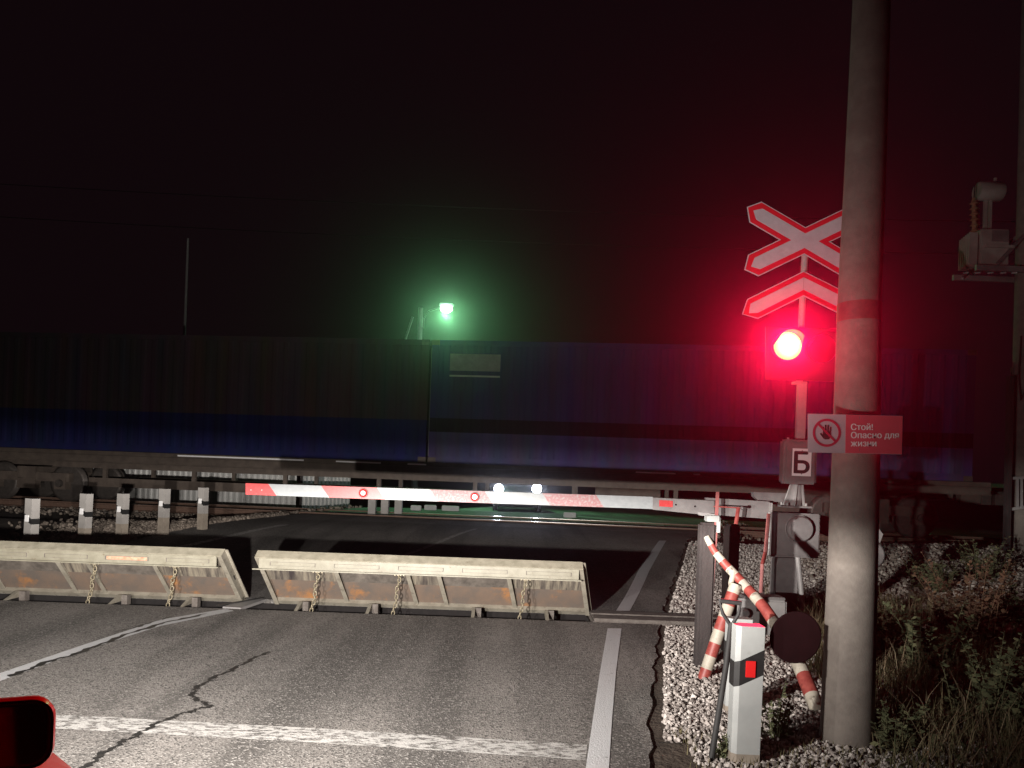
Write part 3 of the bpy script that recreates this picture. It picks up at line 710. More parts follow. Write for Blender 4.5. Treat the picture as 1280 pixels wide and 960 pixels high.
mb.build('hand_symbol', sign, fix=False)
mb = MB(); o = onsign(1063, 537.5)
for j_, ln in enumerate(('Стой!', 'Опасно для', 'жизни')):
    vs, fs = text_verts(ln, 10.8 * k); mb = MB()
    for q_ in range(3): mb.add([o + XI * (v.x + .0008 * q_) + YI * (v.y - 10.2 * k * j_) + Vector((0, -.0003 * q_, 0)) for v in vs], fs, M['letters'])
    mb.build('lettering', sign, fix=False)
# straps round the pole
mb = MB(); 
for py in (523, 562): mb = MB(); mb.torus(P(1071, py, 4.44), .133, .004, M['grey'], 32, 6, Matrix.Rotation(PI / 2, 3, 'X')); mb.bar(P(1071, py, 4.325), P(1071, py, 4.244), .03, .02, M['grey']); mb.build('pole_strap', sign)
#P(1071, 523, 4.295), P(1071, 523, 4.25), .03, .02, M['grey']); mb.bar(P(1070, 562, 4.295), P(1070, 562, 4.25), .03, .02, M['grey'])
# ------------------------------------------------------------------ striped poles, disc, shovel
def striped(pts_, rads, seg, start, mb):
    L = [0]; 
    for a, b in zip(pts_, pts_[1:]): L.append(L[-1] + (b - a).length)
    def at(u):
        for i in range(len(L) - 1):
            if u <= L[i + 1] + 1e-6:
                t = (u - L[i]) / (L[i + 1] - L[i]); return pts_[i].lerp(pts_[i + 1], t), rads[i] + (rads[i + 1] - rads[i]) * t
        return pts_[-1], rads[-1]
    u = 0; k = start
    while u < L[-1] - 1e-3:
        v = min(u + seg(k), L[-1]); us = [u + (v - u) * i / 3 for i in range(4)]
        A = [at(x) for x in us]; mb.tube([a[0] for a in A], [a[1] for a in A], M['tubered'] if k % 2 else M['tubewhite'], 14)
        u = v; k += 1
A = [P(883, 671, 6.0), P(893, 689, 5.95), P(907, 706, 5.9), P(926, 726, 5.82), P(955, 759, 5.6), P(985, 803, 5.4), P(1003, 840, 5.2), P(1024, 892, 4.95)]
Ar = [.024, .029, .034, .037, .042, .046, .050, .052]
th = thing('striped_pole', G(1022, 892), 'long red and white striped pole leaning across the posts with a round disc', 'striped pole')
mb = MB(); striped(A, Ar, lambda k: .075 if k < 9 else .16, 0, mb); mb.build('shaft', th)
mb = MB(); c = P(995, 797, 5.08); mb.lathe(c, (-.05, 1, .05), [(0, .168), (.002, .176), (.01, .176), (.012, .168)], M['discback'], 40); mb.build('disc', th)
mb = MB(); mb.box(c + Vector((0, .13, 0)), (.05, .24, .03), M['grey']); mb.build('disc_clamp', th)
th = thing('striped_pole', G(878, 850), 'short striped prop with an open forked top, left of the white marker posts', 'striped pole')
B = [P(878, 852, 5.68), P(898, 792, 5.72), P(920, 731, 5.78)]
mb = MB(); striped(B, [.044, .046, .048], lambda k: .10, 1, mb); mb.build('shaft', th)
mb = MB(); mb.tube([P(920, 731, 5.78), P(920.3, 729.5, 5.78)], .040, M['dark'], 16)
mb.tube([P(915, 745, 5.8), P(914, 728, 5.82), P(917, 716, 5.84)], .022, M['tubewhite'], 10); mb.build('fork', th)
th = thing('shovel', G(888, 953), 'black shovel with a D-shaped grip standing against the white marker posts', 'shovel')
mb = MB(); mb.tube([P(914, 779, 4.22), P(908, 830, 4.18), P(888, 956, 4.02)], [.015, .016, .017], M['rubber'], 12); mb.build('shaft', th)
mb = MB(); mb.tube([P(913.5, 782, 4.22), P(903.5, 767, 4.22), P(899, 750, 4.22), P(926, 753.5, 4.22), P(923, 768, 4.22), P(914.5, 782, 4.22)], .0105, M['rubber'], 8)
mb.tube([P(900, 751, 4.22), P(926, 754, 4.22)], .013, M['rubber'], 10); mb.build('grip', th)
mb = MB(); e = P(888, 954, 4.02); mb.prism([e + Vector((-.04, 0, 0)), e + Vector((.04, 0, 0)), e + Vector((.06, .02, -.1)), e + Vector((0, .03, -.2)), e + Vector((-.06, .02, -.1))], (0, .006, 0), M['rubber']); mb.build('blade', th)
# ------------------------------------------------------------------ marker posts
def marker(name, base, h, w, dp, label, group, refl, tilt, lower=None, rz=0, sl=1, dirt=True):
    t_ = thing(name, base, label, 'marker post', group)
    R = Matrix.Rotation(tilt, 3, 'Y') @ Matrix.Rotation(rz, 3, 'Z')
    O = Vector(base)
    def L(x, y, z): return O + R @ Vector((x, y, z))
    # slightly tapered body with chamfered front-left edge
    def ring(z, g=0):
        a = w / 2 + g; b = dp / 2 + g; c = w * .16
        return [L(-a, b, z), L(-a, -b + c, z), L(-a + c, -b, z), L(a, -b, z), L(a, b, z)]
    def slab(mb, z0, z1, mt, g=0, slope=0):
        r0, r1 = ring(z0, g), ring(z1, g)
        if slope:
            for r in (r0, r1):
                for i, p in enumerate(r):
                    xloc = (R.inverted() @ (p - O)).x; r[i] = p + R @ Vector((0, 0, slope * xloc))
        mb.add(r0 + r1, [(i, (i + 1) % 5, 5 + (i + 1) % 5, 5 + i) for i in range(5)] + [(4, 3, 2, 1, 0), (5, 6, 7, 8, 9)], mt)
    mb = MB(); bw = M['white'] if not dirt else M['postwhite']
    zd = h * .38
    if dirt: slab(mb, -.1, zd, M['postdirt']); slab(mb, zd, h, bw)
    else: slab(mb, -.1, h * .09, M['postdirt']); slab(mb, h * .09, h, bw)
    mb.build('post_body', t_)
    mb = MB(); zb = h * .68 if refl == 'reflwhite' else h * .70
    hb = .065 if not dirt else .038
    slab(mb, zb - hb, zb + hb, M['black'], .0025, sl * .5); band = mb.build('black_band', t_)
    mb = MB(); 
    o = L(.003 if dirt else .004, -dp / 2 - .006, zb); ww, hh = (.052, .085) if not dirt else (.075, .09)
    mb.bevbox(o, (ww, .008, hh), M[refl], .002, R); mb.build('reflector', band)
    return t_
b = G(928, 955); p = P(936, 781, b.y)
marker('marker_post', (b.x, b.y, 0), p.z, .145, .10, 'front white roadside post with black band and red reflector, by the shovel', 'white marker posts right of the road', 'reflred', math.radians(.4), dirt=False)
b = G(908, 892); p = P(916, 772, b.y)
marker('marker_post', (b.x + .055, b.y, 0), p.z, .145, .10, 'white post half hidden right behind the front marker post', 'white marker posts right of the road', 'reflred', math.radians(.4), dirt=False)
LB = [(36.5, 700, 623), (104, 686, 617), (151, 677.5, 617), (203, 668.5, 611), (252, 661.5, 609.5)]
names = ['leftmost of the five white posts beyond the left plate', 'second from left of the five white posts beyond the left plate', 'middle one of the five white posts beyond the left plate', 'fourth from left of the five white posts, before the fence', 'rightmost of the five white posts, the one nearest the barrier arm tip']
for (px, pb, pt), lb in zip(LB, names):
    b = G(px, pb); top = P(px + 2, pt, b.y)
    marker('marker_post', (b.x, b.y, b.z), top.z - b.z, .165, .12, lb, 'white marker posts left of the road', 'reflwhite', math.radians(random.uniform(-.3, 1.2)), rz=math.radians(-22), sl=-1)
# ------------------------------------------------------------------ train
def cont_mat(name, kind):
    m = bpy.data.materials.new(name); m.use_nodes = True; N = m.node_tree.nodes; L = m.node_tree.links; b = N['Principled BSDF']; b.inputs['Roughness'].default_value = .85; b.inputs['Specular IOR Level'].default_value = .2
    tc = N.new('ShaderNodeTexCoord'); sp = N.new('ShaderNodeSeparateXYZ'); L.new(tc.outputs['Object'], sp.inputs[0])
    r = N.new('ShaderNodeValToRGB'); r.color_ramp.interpolation = 'CONSTANT'; mr = N.new('ShaderNodeMapRange'); mr.inputs[1].default_value = 0; mr.inputs[2].default_value = 2.9
    L.new(sp.outputs['Z'], mr.inputs[0]); L.new(mr.outputs[0], r.inputs[0]); e = r.color_ramp.elements
    B = (.062, .058, .18, 1); B2 = (.10, .092, .24, 1); B0 = (.02, .026, .12, 1); Gr = (.085, .062, .072, 1); K = (.018, .012, .03, 1)
    stops = [(0, B0), (.34, Gr)] if kind == 0 else [(0, B2), (.25, K), (.36, B)]
    e[0].color = stops[0][1]; e[1].position = stops[1][0]; e[1].color = stops[1][1]
    for p, c in stops[2:]: x = e.new(p); x.color = c
    n = N.new('ShaderNodeTexNoise'); n.inputs['Scale'].default_value = .8; n.inputs['Detail'].default_value = 8; L.new(tc.outputs['Object'], n.inputs[0])
    mx = N.new('ShaderNodeMix'); mx.data_type = 'RGBA'; mx.blend_type = 'MULTIPLY'; mx.inputs[0].default_value = .85; gm = N.new('ShaderNodeMapping'); gm.inputs['Scale'].default_value = (3, 3, .35); L.new(tc.outputs['Object'], gm.inputs[0]); L.new(gm.outputs[0], n.inputs[0]); L.new(r.outputs[0], mx.inputs[6]); L.new(n.outputs['Color'], mx.inputs[7])
    L.new(mx.outputs[2], b.inputs['Base Color']); return m
CM = [cont_mat('grey_blue_container_paint', 0), cont_mat('blue_container_paint', 1)]
def container(s0, kind, label):
    Lc, Wc, Hc = 12.19, 2.44, 2.9
    base = trk(s0 + Lc / 2, 0, 1.66); t_ = thing('shipping_container', base, label, 'shipping container', 'containers on the train', TA)
    MW = t_.matrix_world
    def T(x, y, z): return MW @ Vector((x, y, z))
    mt = CM[kind]
    for sy in (-1, 1):
        mb = MB(); n = 42; pitch = (Lc - .36) / n; prof = []; x = -Lc / 2 + .18
        for i in range(n):
            prof += [(x, 0), (x + pitch * .26, 0), (x + pitch * .42, .014), (x + pitch * .84, .014)]; x += pitch
        prof.append((x, 0)); vs = []
        for z in (.16, Hc - .12):
            for a, d_ in prof: vs.append(T(a, sy * (Wc / 2 - .01 - d_), z))
        k = len(prof); mb.add(vs, [(i, i + 1, k + i + 1, k + i) for i in range(k - 1)], mt); mb.build('corrugated_side', t_, fix=False)
        mb = MB()
        mb.box(T(0, sy * (Wc / 2 - .03), .08), (Lc - .34, .06, .16), mt, MW.to_3x3()); mb.box(T(0, sy * (Wc / 2 - .03), Hc - .06), (Lc - .34, .06, .118), mt, MW.to_3x3()); mb.build('side_rail', t_)
    for sx in (-1, 1):
        for sy in (-1, 1):
            mb = MB(); mb.box(T(sx * (Lc / 2 - .09), sy * (Wc / 2 - .08), Hc / 2), (.17, .16, Hc), mt, MW.to_3x3())
            for z in (.06, Hc - .06): mb.box(T(sx * (Lc / 2 - .09), sy * (Wc / 2 - .08), z), (.19, .18, .12), M['under'], MW.to_3x3())
            mb.build('corner_post', t_)
        mb = MB(); mb.box(T(sx * (Lc / 2 - .04), 0, Hc / 2), (.05, Wc - .34, Hc - .1), mt, MW.to_3x3())
        if sx > 0:
            for y in (-.9, -.35, .35, .9): mb.tube([T(Lc / 2 - .005, y, .15), T(Lc / 2 - .005, y, Hc - .15)], .018, M['grey'], 8)
        mb.build('end_door' if sx > 0 else 'end_panel', t_)
    mb = MB(); mb.box(T(0, 0, Hc - .02), (Lc - .4, Wc - .1, .03), mt, MW.to_3x3()); mb.build('roof', t_)
    mb = MB(); mb.box(T(0, 0, .1), (Lc - .4, Wc - .1, .1), M['under'], MW.to_3x3()); mb.build('container_floor', t_)
    if kind == 1:
        mb = MB(); mb.box(T(-5.05, -Wc / 2 - .004, 2.38), (1.2, .006, .40), M['grey'], MW.to_3x3()); mb.box(T(-5.05, -Wc / 2 - .004, 2.06), (1.2, .006, .04), M['postwhite'], MW.to_3x3())
        mb.build('pale_placard', t_)
    return t_
sJ = -3.9
container(sJ - 12.22, 0, 'grey container with a blue lower band, at left on the train')
container(sJ + .03, 1, 'dark blue container with a black stripe and pale placard, at right on the train')
wg = thing('flat_wagon', trk(sJ, 0, RT), 'long brown flat wagon carrying both containers over the crossing', 'railway wagon', rz=TA)
MW = wg.matrix_world; R3 = MW.to_3x3(); zb = RT
def T(x, y, z): return MW @ Vector((x, y, z - RT))
mb = MB(); mb.box(T(0, 0, 1.60), (25.2, 2.5, .10), M['under'], R3); mb.build('wagon_deck', wg)
for sy in (-1, 1):
    mb = MB(); mb.box(T(0, sy * 1.2, 1.46), (25.2, .10, .17), M['under'], R3); mb.box(T(0, sy * 1.23, 1.375), (25.2, .16, .02), M['under'], R3); mb.box(T(0, sy * 1.2, 1.29), (19, .05, .14), M['under'], R3); mb.build('side_sill', wg)
    mb = MB(); mb.box(T(0, sy * 1.05, .87), (17.2, .12, .22), M['under'], R3); 
    for k in range(8): x = -8.2 + k * 2.34; mb.box(T(x, sy * 1.05, 1.13), (.10, .08, .30), M['under'], R3)
    mb.build('lower_rail', wg)
mb = MB(); mb.box(T(0, 0, 1.38), (24.6, .36, .30), M['under'], R3)
for x in (-9, -6, -3, 0, 3, 6, 9): mb.box(T(x, 0, 1.48), (.12, 2.3, .12), M['under'], R3)
mb.build('centre_sill', wg)
for a, b in ((-10.1, -6.9), (-6.1, -5.0), (-4.35, -3.9), (1.0, 1.9), (2.3, 2.45)): mb = MB(); mb.box(T((a + b) / 2 + 3.9, -1.254, 1.60), (b - a, .006, .035), M['tape'], R3); mb.build('reflective_strip', wg)
mb = MB(); mb.tube([T(4.0, .3, 1.05), T(5.6, .3, 1.05)], .17, M['under'], 16); mb.build('air_tank', wg)
for sx in (-1, 1):
    bg = MB(); xc = sx * 10.3
    for sy in (-1, 1):
        bg.box(T(xc, sy * 1.0, .95), (2.3, .16, .22), M['under'], R3)
        for e in (-1, 1): bg.box(T(xc + e * .925, sy * 1.0, .80), (.30, .22, .30), M['under'], R3); bg.lathe(T(xc + e * .925, sy * 1.0 + (.0 if sy > 0 else -.18), .80), R3 @ Vector((0, 1, 0)), [(0, .09), (.18, .1)], M['wheel'], 16)
        bg.box(T(xc, sy * 1.0, .78), (.5, .2, .26), M['under'], R3)
    bg.box(T(xc, 0, 1.05), (.5, 2.2, .3), M['under'], R3); bgo = bg.build('bogie', wg)
    for e in (-1, 1):
        w = MB(); ax = R3 @ Vector((0, 1, 0))
        for sy in (-1, 1):
            c0 = T(xc + e * .925, sy * .76 - .07, RT + .475)
            w.lathe(c0, ax, [(0, .40), (.004, .47), (.10, .475), (.104, .47 if sy > 0 else .50), (.135, .50 if sy > 0 else .40)], M['wheel'], 32)
        w.tube([T(xc + e * .925, -.95, RT + .475), T(xc + e * .925, .95, RT + .475)], .08, M['wheel'], 12); w.build('wheelset', bgo)
    mb = MB(); mb.box(T(sx * 12.75, 0, 1.30), (.5, .25, .25), M['under'], R3); mb.box(T(sx * 13.05, 0, 1.30), (.22, .32, .32), M['wheel'], R3); mb.build('coupler', wg)
c4 = container(sJ - 26.4 + .03, 0, 'grey container just entering at the left edge, on the next wagon')
c5 = container(sJ + 26.4 - 12.22, 0, 'container on the next wagon at the right edge, behind the utility pole')
w3 = copy_tree(wg); w3.location = wg.location + TU * 26.4; tag(w3, 'third flat wagon, at the right edge behind the utility pole', None, 'wagons of the train')
w2 = copy_tree(wg); w2.location = wg.location - TU * 26.4; tag(w2, 'second flat wagon entering at the left edge behind the first', None, 'wagons of the train'); tag(wg, None, None, 'wagons of the train')
# ------------------------------------------------------------------ beyond the track
def corr(mb, p, q, h, z0, mt, pitch=.2, dep=.03):
    p = Vector(p); q = Vector(q); d = q - p; L = d.length; d.normalize(); nn = Vector((d.y, -d.x, 0)); k = int(L / pitch) ; pr = []
    for i in range(k):
        a = i * pitch; pr += [(a, 0), (a + pitch * .3, 0), (a + pitch * .5, dep), (a + pitch * .8, dep)]
    pr.append((k * pitch, 0)); vs = [p + d * a + nn * b + Vector((0, 0, z)) for z in (z0, z0 + h) for a, b in pr]; n = len(pr)
    mb.add(vs, [(i, i + 1, n + i + 1, n + i) for i in range(n - 1)], mt)
fe = thing('corrugated_fence', (-9, 24.6, -.2), 'pale corrugated metal fence seen under the train, left of the lane', 'fence')
mb = MB(); corr(mb, (-14.5, 25.6, 0), (-6.82, 24.6, 0), 1.9, -.4, M['sheet']); mb.build('fence_sheet', fe, fix=False)
mb = MB(); corr(mb, (-6.70, 24.4, 0), (-5.6, 26.6, 0), 1.9, -.4, M['sheet']); mb.build('fence_sheet', fe, fix=False)
mb = MB(); mb.box((-6.76, 24.5, .55), (.08, .08, 2.1), M['woodpost']); mb.build('fence_post', fe)
for px, lb in ((465, 'leftmost grey bollard beyond the train'), (481, 'middle grey bollard beyond the train'), (498, 'rightmost grey bollard beyond the train')):
    b = G(px, 642); mb = MB(); mb.bevbox((b.x, b.y, b.z + .22), (.19, .19, .5), M['postwhite'], .01)
    tag(mb.build('bollard'), lb, 'bollard', 'bollards beyond the train')
for px, py, w, lb in ((520, 638, .3, 'left pale block by the bollards beyond the train'), (538, 637.5, .35, 'middle pale block lit green beyond the train'), (563, 638.5, .5, 'right pale block lit green beyond the train'), (712, 647, .34, 'single pale block on the green-lit road beyond the train')):
    b = G(px, py); mb = MB(); mb.bevbox((b.x, b.y, b.z + .07), (w, .12, .15), M['white'], .015)
    tag(mb.build('kerb_block'), lb, 'kerb block', 'pale blocks beyond the train')
LP = P(558, 384, 33.0)
bp = P(517, 632, 34.5); base = Vector((bp.x, bp.y, 0)); tp = P(526, 385, 34.5)
sl = thing('street_lamp', base, 'lit greenish street lamp on a pale pole behind the train', 'street lamp')
mb = MB(); mb.tube([base, Vector((tp.x, tp.y, tp.z))], [.17, .11], M['lightgrey'], 14); mb.build('pole', sl)
mb = MB(); a = P(529, 410, 34.4); mb.tube([a, P(530, 398, 34.2), P(536, 389, 33.8), P(545, 386, 33.4), P(552, 384.5, 33.1)], .03, M['lightgrey'], 8); mb.build('arm', sl)
mb = MB(); mb.bevbox(LP + Vector((0, .05, .10)), (.62, .34, .12), M['lightgrey'], .03); hd = mb.build('lamp_head', sl)
mb = MB(); mb.lathe(LP + Vector((0, 0, -.22)), (0, 0, 1), [(0, .08), (.06, .20), (.12, .25), (.22, .23)], M['lamp_street'], 20); mb.build('lens', hd)
st = MB(); st.tube([P(508, 420, 34.5), P(516, 396, 34.5)], .05, M['lightgrey'], 8); st.tube([P(508, 420, 34.5), Vector((P(500, 440, 34.5).x - .8, 34.5, 0))], .05, M['lightgrey'], 8); st.build('stay', sl)
for py0, lb in ((263, 'upper of the two thin wires above the street lamp'), (304, 'lower of the two thin wires above the street lamp')):
    mb = MB(); pts_ = []
    c = P(680, py0, 30)
    for i in range(41):
        x = -60 + i * 3; pts_.append((x, c.y, c.z + .0006 * (x) ** 2 + .0))
    mb.tube(pts_, .013, M['plastic'], 6); tag(mb.build('overhead_wire'), lb, 'wire', 'overhead wires')
a = P(235, 298, 26); mb = MB(); mb.tube([(a.x, a.y, -.3), (a.x, a.y, a.z)], [.07, .035], M['lightgrey'], 10)
tag(mb.build('thin_mast'), 'thin grey mast rising alone behind the left end of the train', 'mast')
# oncoming car
def ellip(c, r, mb, mt, n=16):
    pass
def car_body(sections, mt):
    """sections: list of (y, [(x,z)...]) half outlines mirrored"""
    mb = MB(); rings = []
    for y, pr in sections:
        r = [Vector((x, y, z)) for x, z in pr] + [Vector((-x, y, z)) for x, z in reversed(pr)]; rings.append(r)
    n = len(rings[0]); vs = [v for r in rings for v in r]
    fs = [(i * n + k, i * n + (k + 1) % n, (i + 1) * n + (k + 1) % n, (i + 1) * n + k) for i in range(len(rings) - 1) for k in range(n)]
    fs += [tuple(range(n))[::-1], tuple(range((len(rings) - 1) * n, len(rings) * n))]
    mb.add(vs, fs, mt, True); return mb
def make_car(name, loc, rz, label, paint_, lit, hl_mat, zs_=1.0):
    t_ = thing(name, loc, label, 'car', None, rz)
    def pr(w, zb, zs, zt, wt):   # half outline bottom -> top
        return [(w * .86, zb), (w, zb + .16), (w * 1.0, zs - .12), (w * .97, zs), (wt, zt - .05), (wt * .72, zt), (0.0, zt + .02)]
    secs = [(-.02, pr(.52, .30, .52, .60, .40)), (.06, pr(.66, .24, .60, .69, .58)), (.22, pr(.77, .22, .68, .78, .68)), (.55, pr(.83, .22, .76, .87, .74)), (1.0, pr(.85, .22, .84, .95, .76)),
            (1.9, pr(.86, .22, .90, 1.0, .78)), (3.3, pr(.85, .22, .92, 1.02, .76)), (3.75, pr(.80, .25, .88, .98, .70)), (3.9, pr(.70, .32, .75, .85, .60))]
    secs = [(y, [(a, b * zs_) for a, b in p]) for y, p in secs]
    mb = car_body([(-y, p) for y, p in secs], paint_); mb.v = [t_.matrix_world @ Vector(v) for v in mb.v]; bo = mb.build('body', t_)
    gh = [(-.98, [(.74, .90), (.70, .93), (.50, .95), (0, .96)]), (-1.65, [(.78, .95), (.66, 1.36), (.50, 1.42), (0, 1.44)]), (-2.5, [(.78, .97), (.64, 1.42), (.50, 1.47), (0, 1.49)]), (-3.3, [(.76, .97), (.60, 1.34), (.46, 1.40), (0, 1.42)]), (-3.72, [(.66, .92), (.52, .98), (.4, 1.0), (0, 1.0)])]
    gh = [(y, [(a, b * zs_) for a, b in p]) for y, p in gh]
    mb = car_body(gh, M['glass_dark']); mb.v = [t_.matrix_world @ Vector(v) for v in mb.v]; mb.build('windows', t_)
    TT = lambda x, y, z: t_.matrix_world @ Vector((x, y, z)); R3 = t_.matrix_world.to_3x3()
    mb = MB(); 
    vs = []
    for y, w, z in ((-1.7, .5, 1.435), (-2.5, .52, 1.487), (-3.2, .48, 1.425)):
        for x in (-w, -w * .5, 0, w * .5, w): vs.append(TT(x, y, z * zs_ + .012 - .03 * (x / w) ** 2))
    mb.add(vs, [(j * 5 + i, j * 5 + i + 1, j * 5 + i + 6, j * 5 + i + 5) for j in range(2) for i in range(4)], paint_, True); mb.build('roof_panel', t_)
    for sx in (-1, 1):
        for y in (-.75, -3.15):
            mb = MB(); c = TT(sx * .80 - .09, y, .31); mb.lathe(c, R3 @ Vector((1, 0, 0)), [(0, .24), (.01, .30), (.17, .30), (.18, .24)], M['rubber'], 24); wh = mb.build('wheel', t_)
            mb = MB(); c = TT(sx * .89 - .005, y, .31); mb.lathe(c, R3 @ Vector((1, 0, 0)), [(0, .18), (.012, .2)], M['grey'], 20); mb.build('rim', wh)
        mb = MB(); c = TT(sx * .60, -.02, (.60 if zs_ == 1 else .545) * zs_); mb.bevbox(c, (.22, .20, .12), hl_mat, .035, R3 @ Matrix.Rotation(-sx * .5, 3, 'Z')); mb.build('headlight', t_)
    mb = MB(); mb.bevbox(TT(0, .0, .42), (.75, .10, .16), M['plastic'], .02, R3); mb.build('grille', t_)
    return t_, TT, R3
fc = P(647, 611, 27.5); t_, TT, R3 = make_car('oncoming_car', (fc.x, 27.4, gz(27.4)), PI, 'dark car with both headlights on, waiting beyond the train', M['farcar'], True, M['plastic'])
for px, py in ((623.5, 611), (671, 611)):
    mb = MB(); c = P(px, py, 27.15); mb.lathe(c, (0, 1, 0), [(0, .10), (.02, .15), (.06, .17)], M['lamp_white'], 20); mb.build('headlight_lens', t_)
# red car at the camera's left
CARX, CARY, CRZ = -1.66, 1.62, math.radians(13)
carM = make_car('red_car', (CARX, CARY, 0), CRZ, 'glossy red car at the bottom left, only its mirror and wing showing', M['carred'], True, M['headglass'], 1.25)
t_, TT, R3 = carM
mc = P(4, 921, 1.05); Rm = Matrix.Rotation(math.radians(24), 3, 'Z')
def rrect(w, h, r, n=6):
    o = []
    for cx, cy, a0 in ((w - r, h - r, 0), (-w + r, h - r, PI / 2), (-w + r, -h + r, PI), (w - r, -h + r, 1.5 * PI)):
        for i in range(n + 1): a = a0 + PI / 2 * i / n; o.append((cx + r * math.cos(a), cy + r * math.sin(a)))
    return o
mb = MB(); rings = []
for yy, k in ((0, 1), (.012, 1.015), (.04, .90), (.07, .68), (.09, .40)): rings.append([mc + Rm @ Vector((x * k, yy, z * k)) for x, z in rrect(.060, .0485, .028)])
n = len(rings[0]); vs = [v for r in rings for v in r]
mb.add(vs, [(i * n + k, i * n + (k + 1) % n, (i + 1) * n + (k + 1) % n, (i + 1) * n + k) for i in range(4) for k in range(n)] + [tuple(range(4 * n, 5 * n))], M['carred'], True)
mi = mb.build('side_mirror', t_)
mb = MB(); mb.add([mc + Rm @ Vector((x * .93, .002, z * .92)) for x, z in rrect(.060, .0485, .026)], [tuple(range(n))], M['plastic']); mb.add([mc + Rm @ Vector((x * .86, -.001, z * .84)) for x, z in rrect(.060, .0485, .023)], [tuple(range(n))], M['mirror']); mb.build('mirror_glass', mi, fix=False)
mb = MB(); mb.tube([mc + Vector((-.03, .05, -.04)), mc + Vector((-.09, .04, -.09)), TT(.80, -1.05, 1.05)], [.025, .022, .03], M['carred'], 12); mb.build('mirror_stalk', mi)
# ------------------------------------------------------------------ transformer on its pole
tp0, tp1 = P(1274, 722, 14), P(1291, -40, 14)
tz_ = tz(tp0.x, 14); pl = thing('utility_pole', (tp0.x, 14, tz_), 'concrete utility pole at the right edge of the photo', 'pole')
mb = MB(); mb.tube([Vector((tp0.x, 14, tz_ - .2)), tp1], [.19, .16], M['concrete'], 24); mb.build('shaft', pl)
mb = MB(); mb.bar(P(1257, 725, 13.7), P(1263, 470, 13.7), .10, .08, M['woodpost']); mb.build('cable_duct', pl)
mb = MB()
for y0, y1 in ((598, 597), (637, 633)): mb.bar(P(1260, y0, 13.75), P(1284, y1, 13.75), .05, .05, M['lightgrey'])
for x in (1272, 1277): mb.bar(P(x, 598, 13.72), P(x, 635, 13.72), .03, .03, M['lightgrey'])
mb.build('cable_bracket', pl)
mb = MB(); mb.tube([P(1268, 672, 13.75), P(1270, 690, 13.75), P(1279, 706, 13.75), P(1288, 712, 13.75)], .012, M['rubber'], 6); mb.build('cable', pl); mb = MB(); mb.tube([P(1276, 420, 13.8), P(1273, 470, 13.8), P(1276, 500, 13.8), P(1284, 480, 13.8)], .012, M['rubber'], 6); mb.build('cable', pl)
pf = thing('transformer_platform', P(1236, 342, 14), 'steel platform bracketed high on the utility pole', 'platform')
mb = MB()
for dy in (-.35, .35): mb.bar(P(1205, 341, 14) + Vector((0, dy, 0)), P(1285, 344, 14) + Vector((0, dy, 0)), .06, .10, M['grey'])
for x in (1207, 1222, 1238, 1254, 1268): mb.bar(P(x, 341, 13.6), P(x, 341, 14.4), .09, .03, M['grey'])
mb.bar(P(1203, 348, 13.4), P(1215, 338, 13.9), .04, .04, M['grey']); mb.build('deck', pf)
for dy in (-.35, .35):
    mb = MB(); mb.bar(P(1232, 336, 14) + Vector((0, dy, 0)), P(1280, 290, 14) + Vector((0, dy * .4, 0)), .05, .05, M['grey']); mb.build('stay', pf)
tr = thing('transformer', P(1228, 336, 14), 'pale transformer with brown insulators on the high platform', 'transformer')
c0, c1 = P(1212, 335, 14), P(1249, 292, 14)
mb = MB(); mb.bevbox(((c0.x + c1.x) / 2 + .04, 14, (c0.z + c1.z) / 2), (c1.x - c0.x, .5, c1.z - c0.z), M['trans'], .02)
mb.bbox((c0.x + .1, 13.7, (c0.z + c1.z) / 2 - .02), (c1.x + .1, 14.3, (c0.z + c1.z) / 2 + .03), M['trans']); mb.bevbox(((c0.x + c1.x) / 2 + .12, 13.74, c1.z - .13), (.3, .02, .2), M['grey'], .005); mb.build('tank', tr)
mb = MB()
for i in range(6): mb.bevbox((c0.x - .1 + i * .018, 13.75 + i * .09, (c0.z + c1.z) / 2 - .04), (.16, .03, c1.z - c0.z - .08), M['trans'], .006)
mb.build('cooling_fins', tr)
mb = MB(); mb.lathe(P(1221, 239, 14), (1, .02, 0), [(0, .15), (.02, .17), (.44, .17), (.46, .15)], M['trans'], 28); mb.lathe(P(1244, 226, 14), (0, 0, 1), [(0, .03), (.05, .03)], M['trans'], 8)
mb.bar(P(1231, 288, 14), P(1232, 246, 14), .05, .06, M['trans']); mb.bar(P(1237, 288, 14), P(1238, 246, 14), .04, .05, M['trans']); mb.build('conservator', tr)
for px, dy in ((1218, -.15), (1220, .15)):
    mb = MB(); b0 = P(px, 290, 14 + dy); pf_ = []
    for i in range(6): pf_ += [(i * .10, .03), (i * .10 + .02, .075), (i * .10 + .045, .045)]
    pf_.append((.62, .02)); mb.lathe(b0, (-.06, 0, 1), pf_, M['porcelain'], 14, False); mb.tube([b0 + Vector((-.03, 0, .6)), b0 + Vector((-.02, 0, .85)), b0 + Vector((.05, 0, 1.0))], .01, M['rail'], 6); mb.build('bushing', tr)
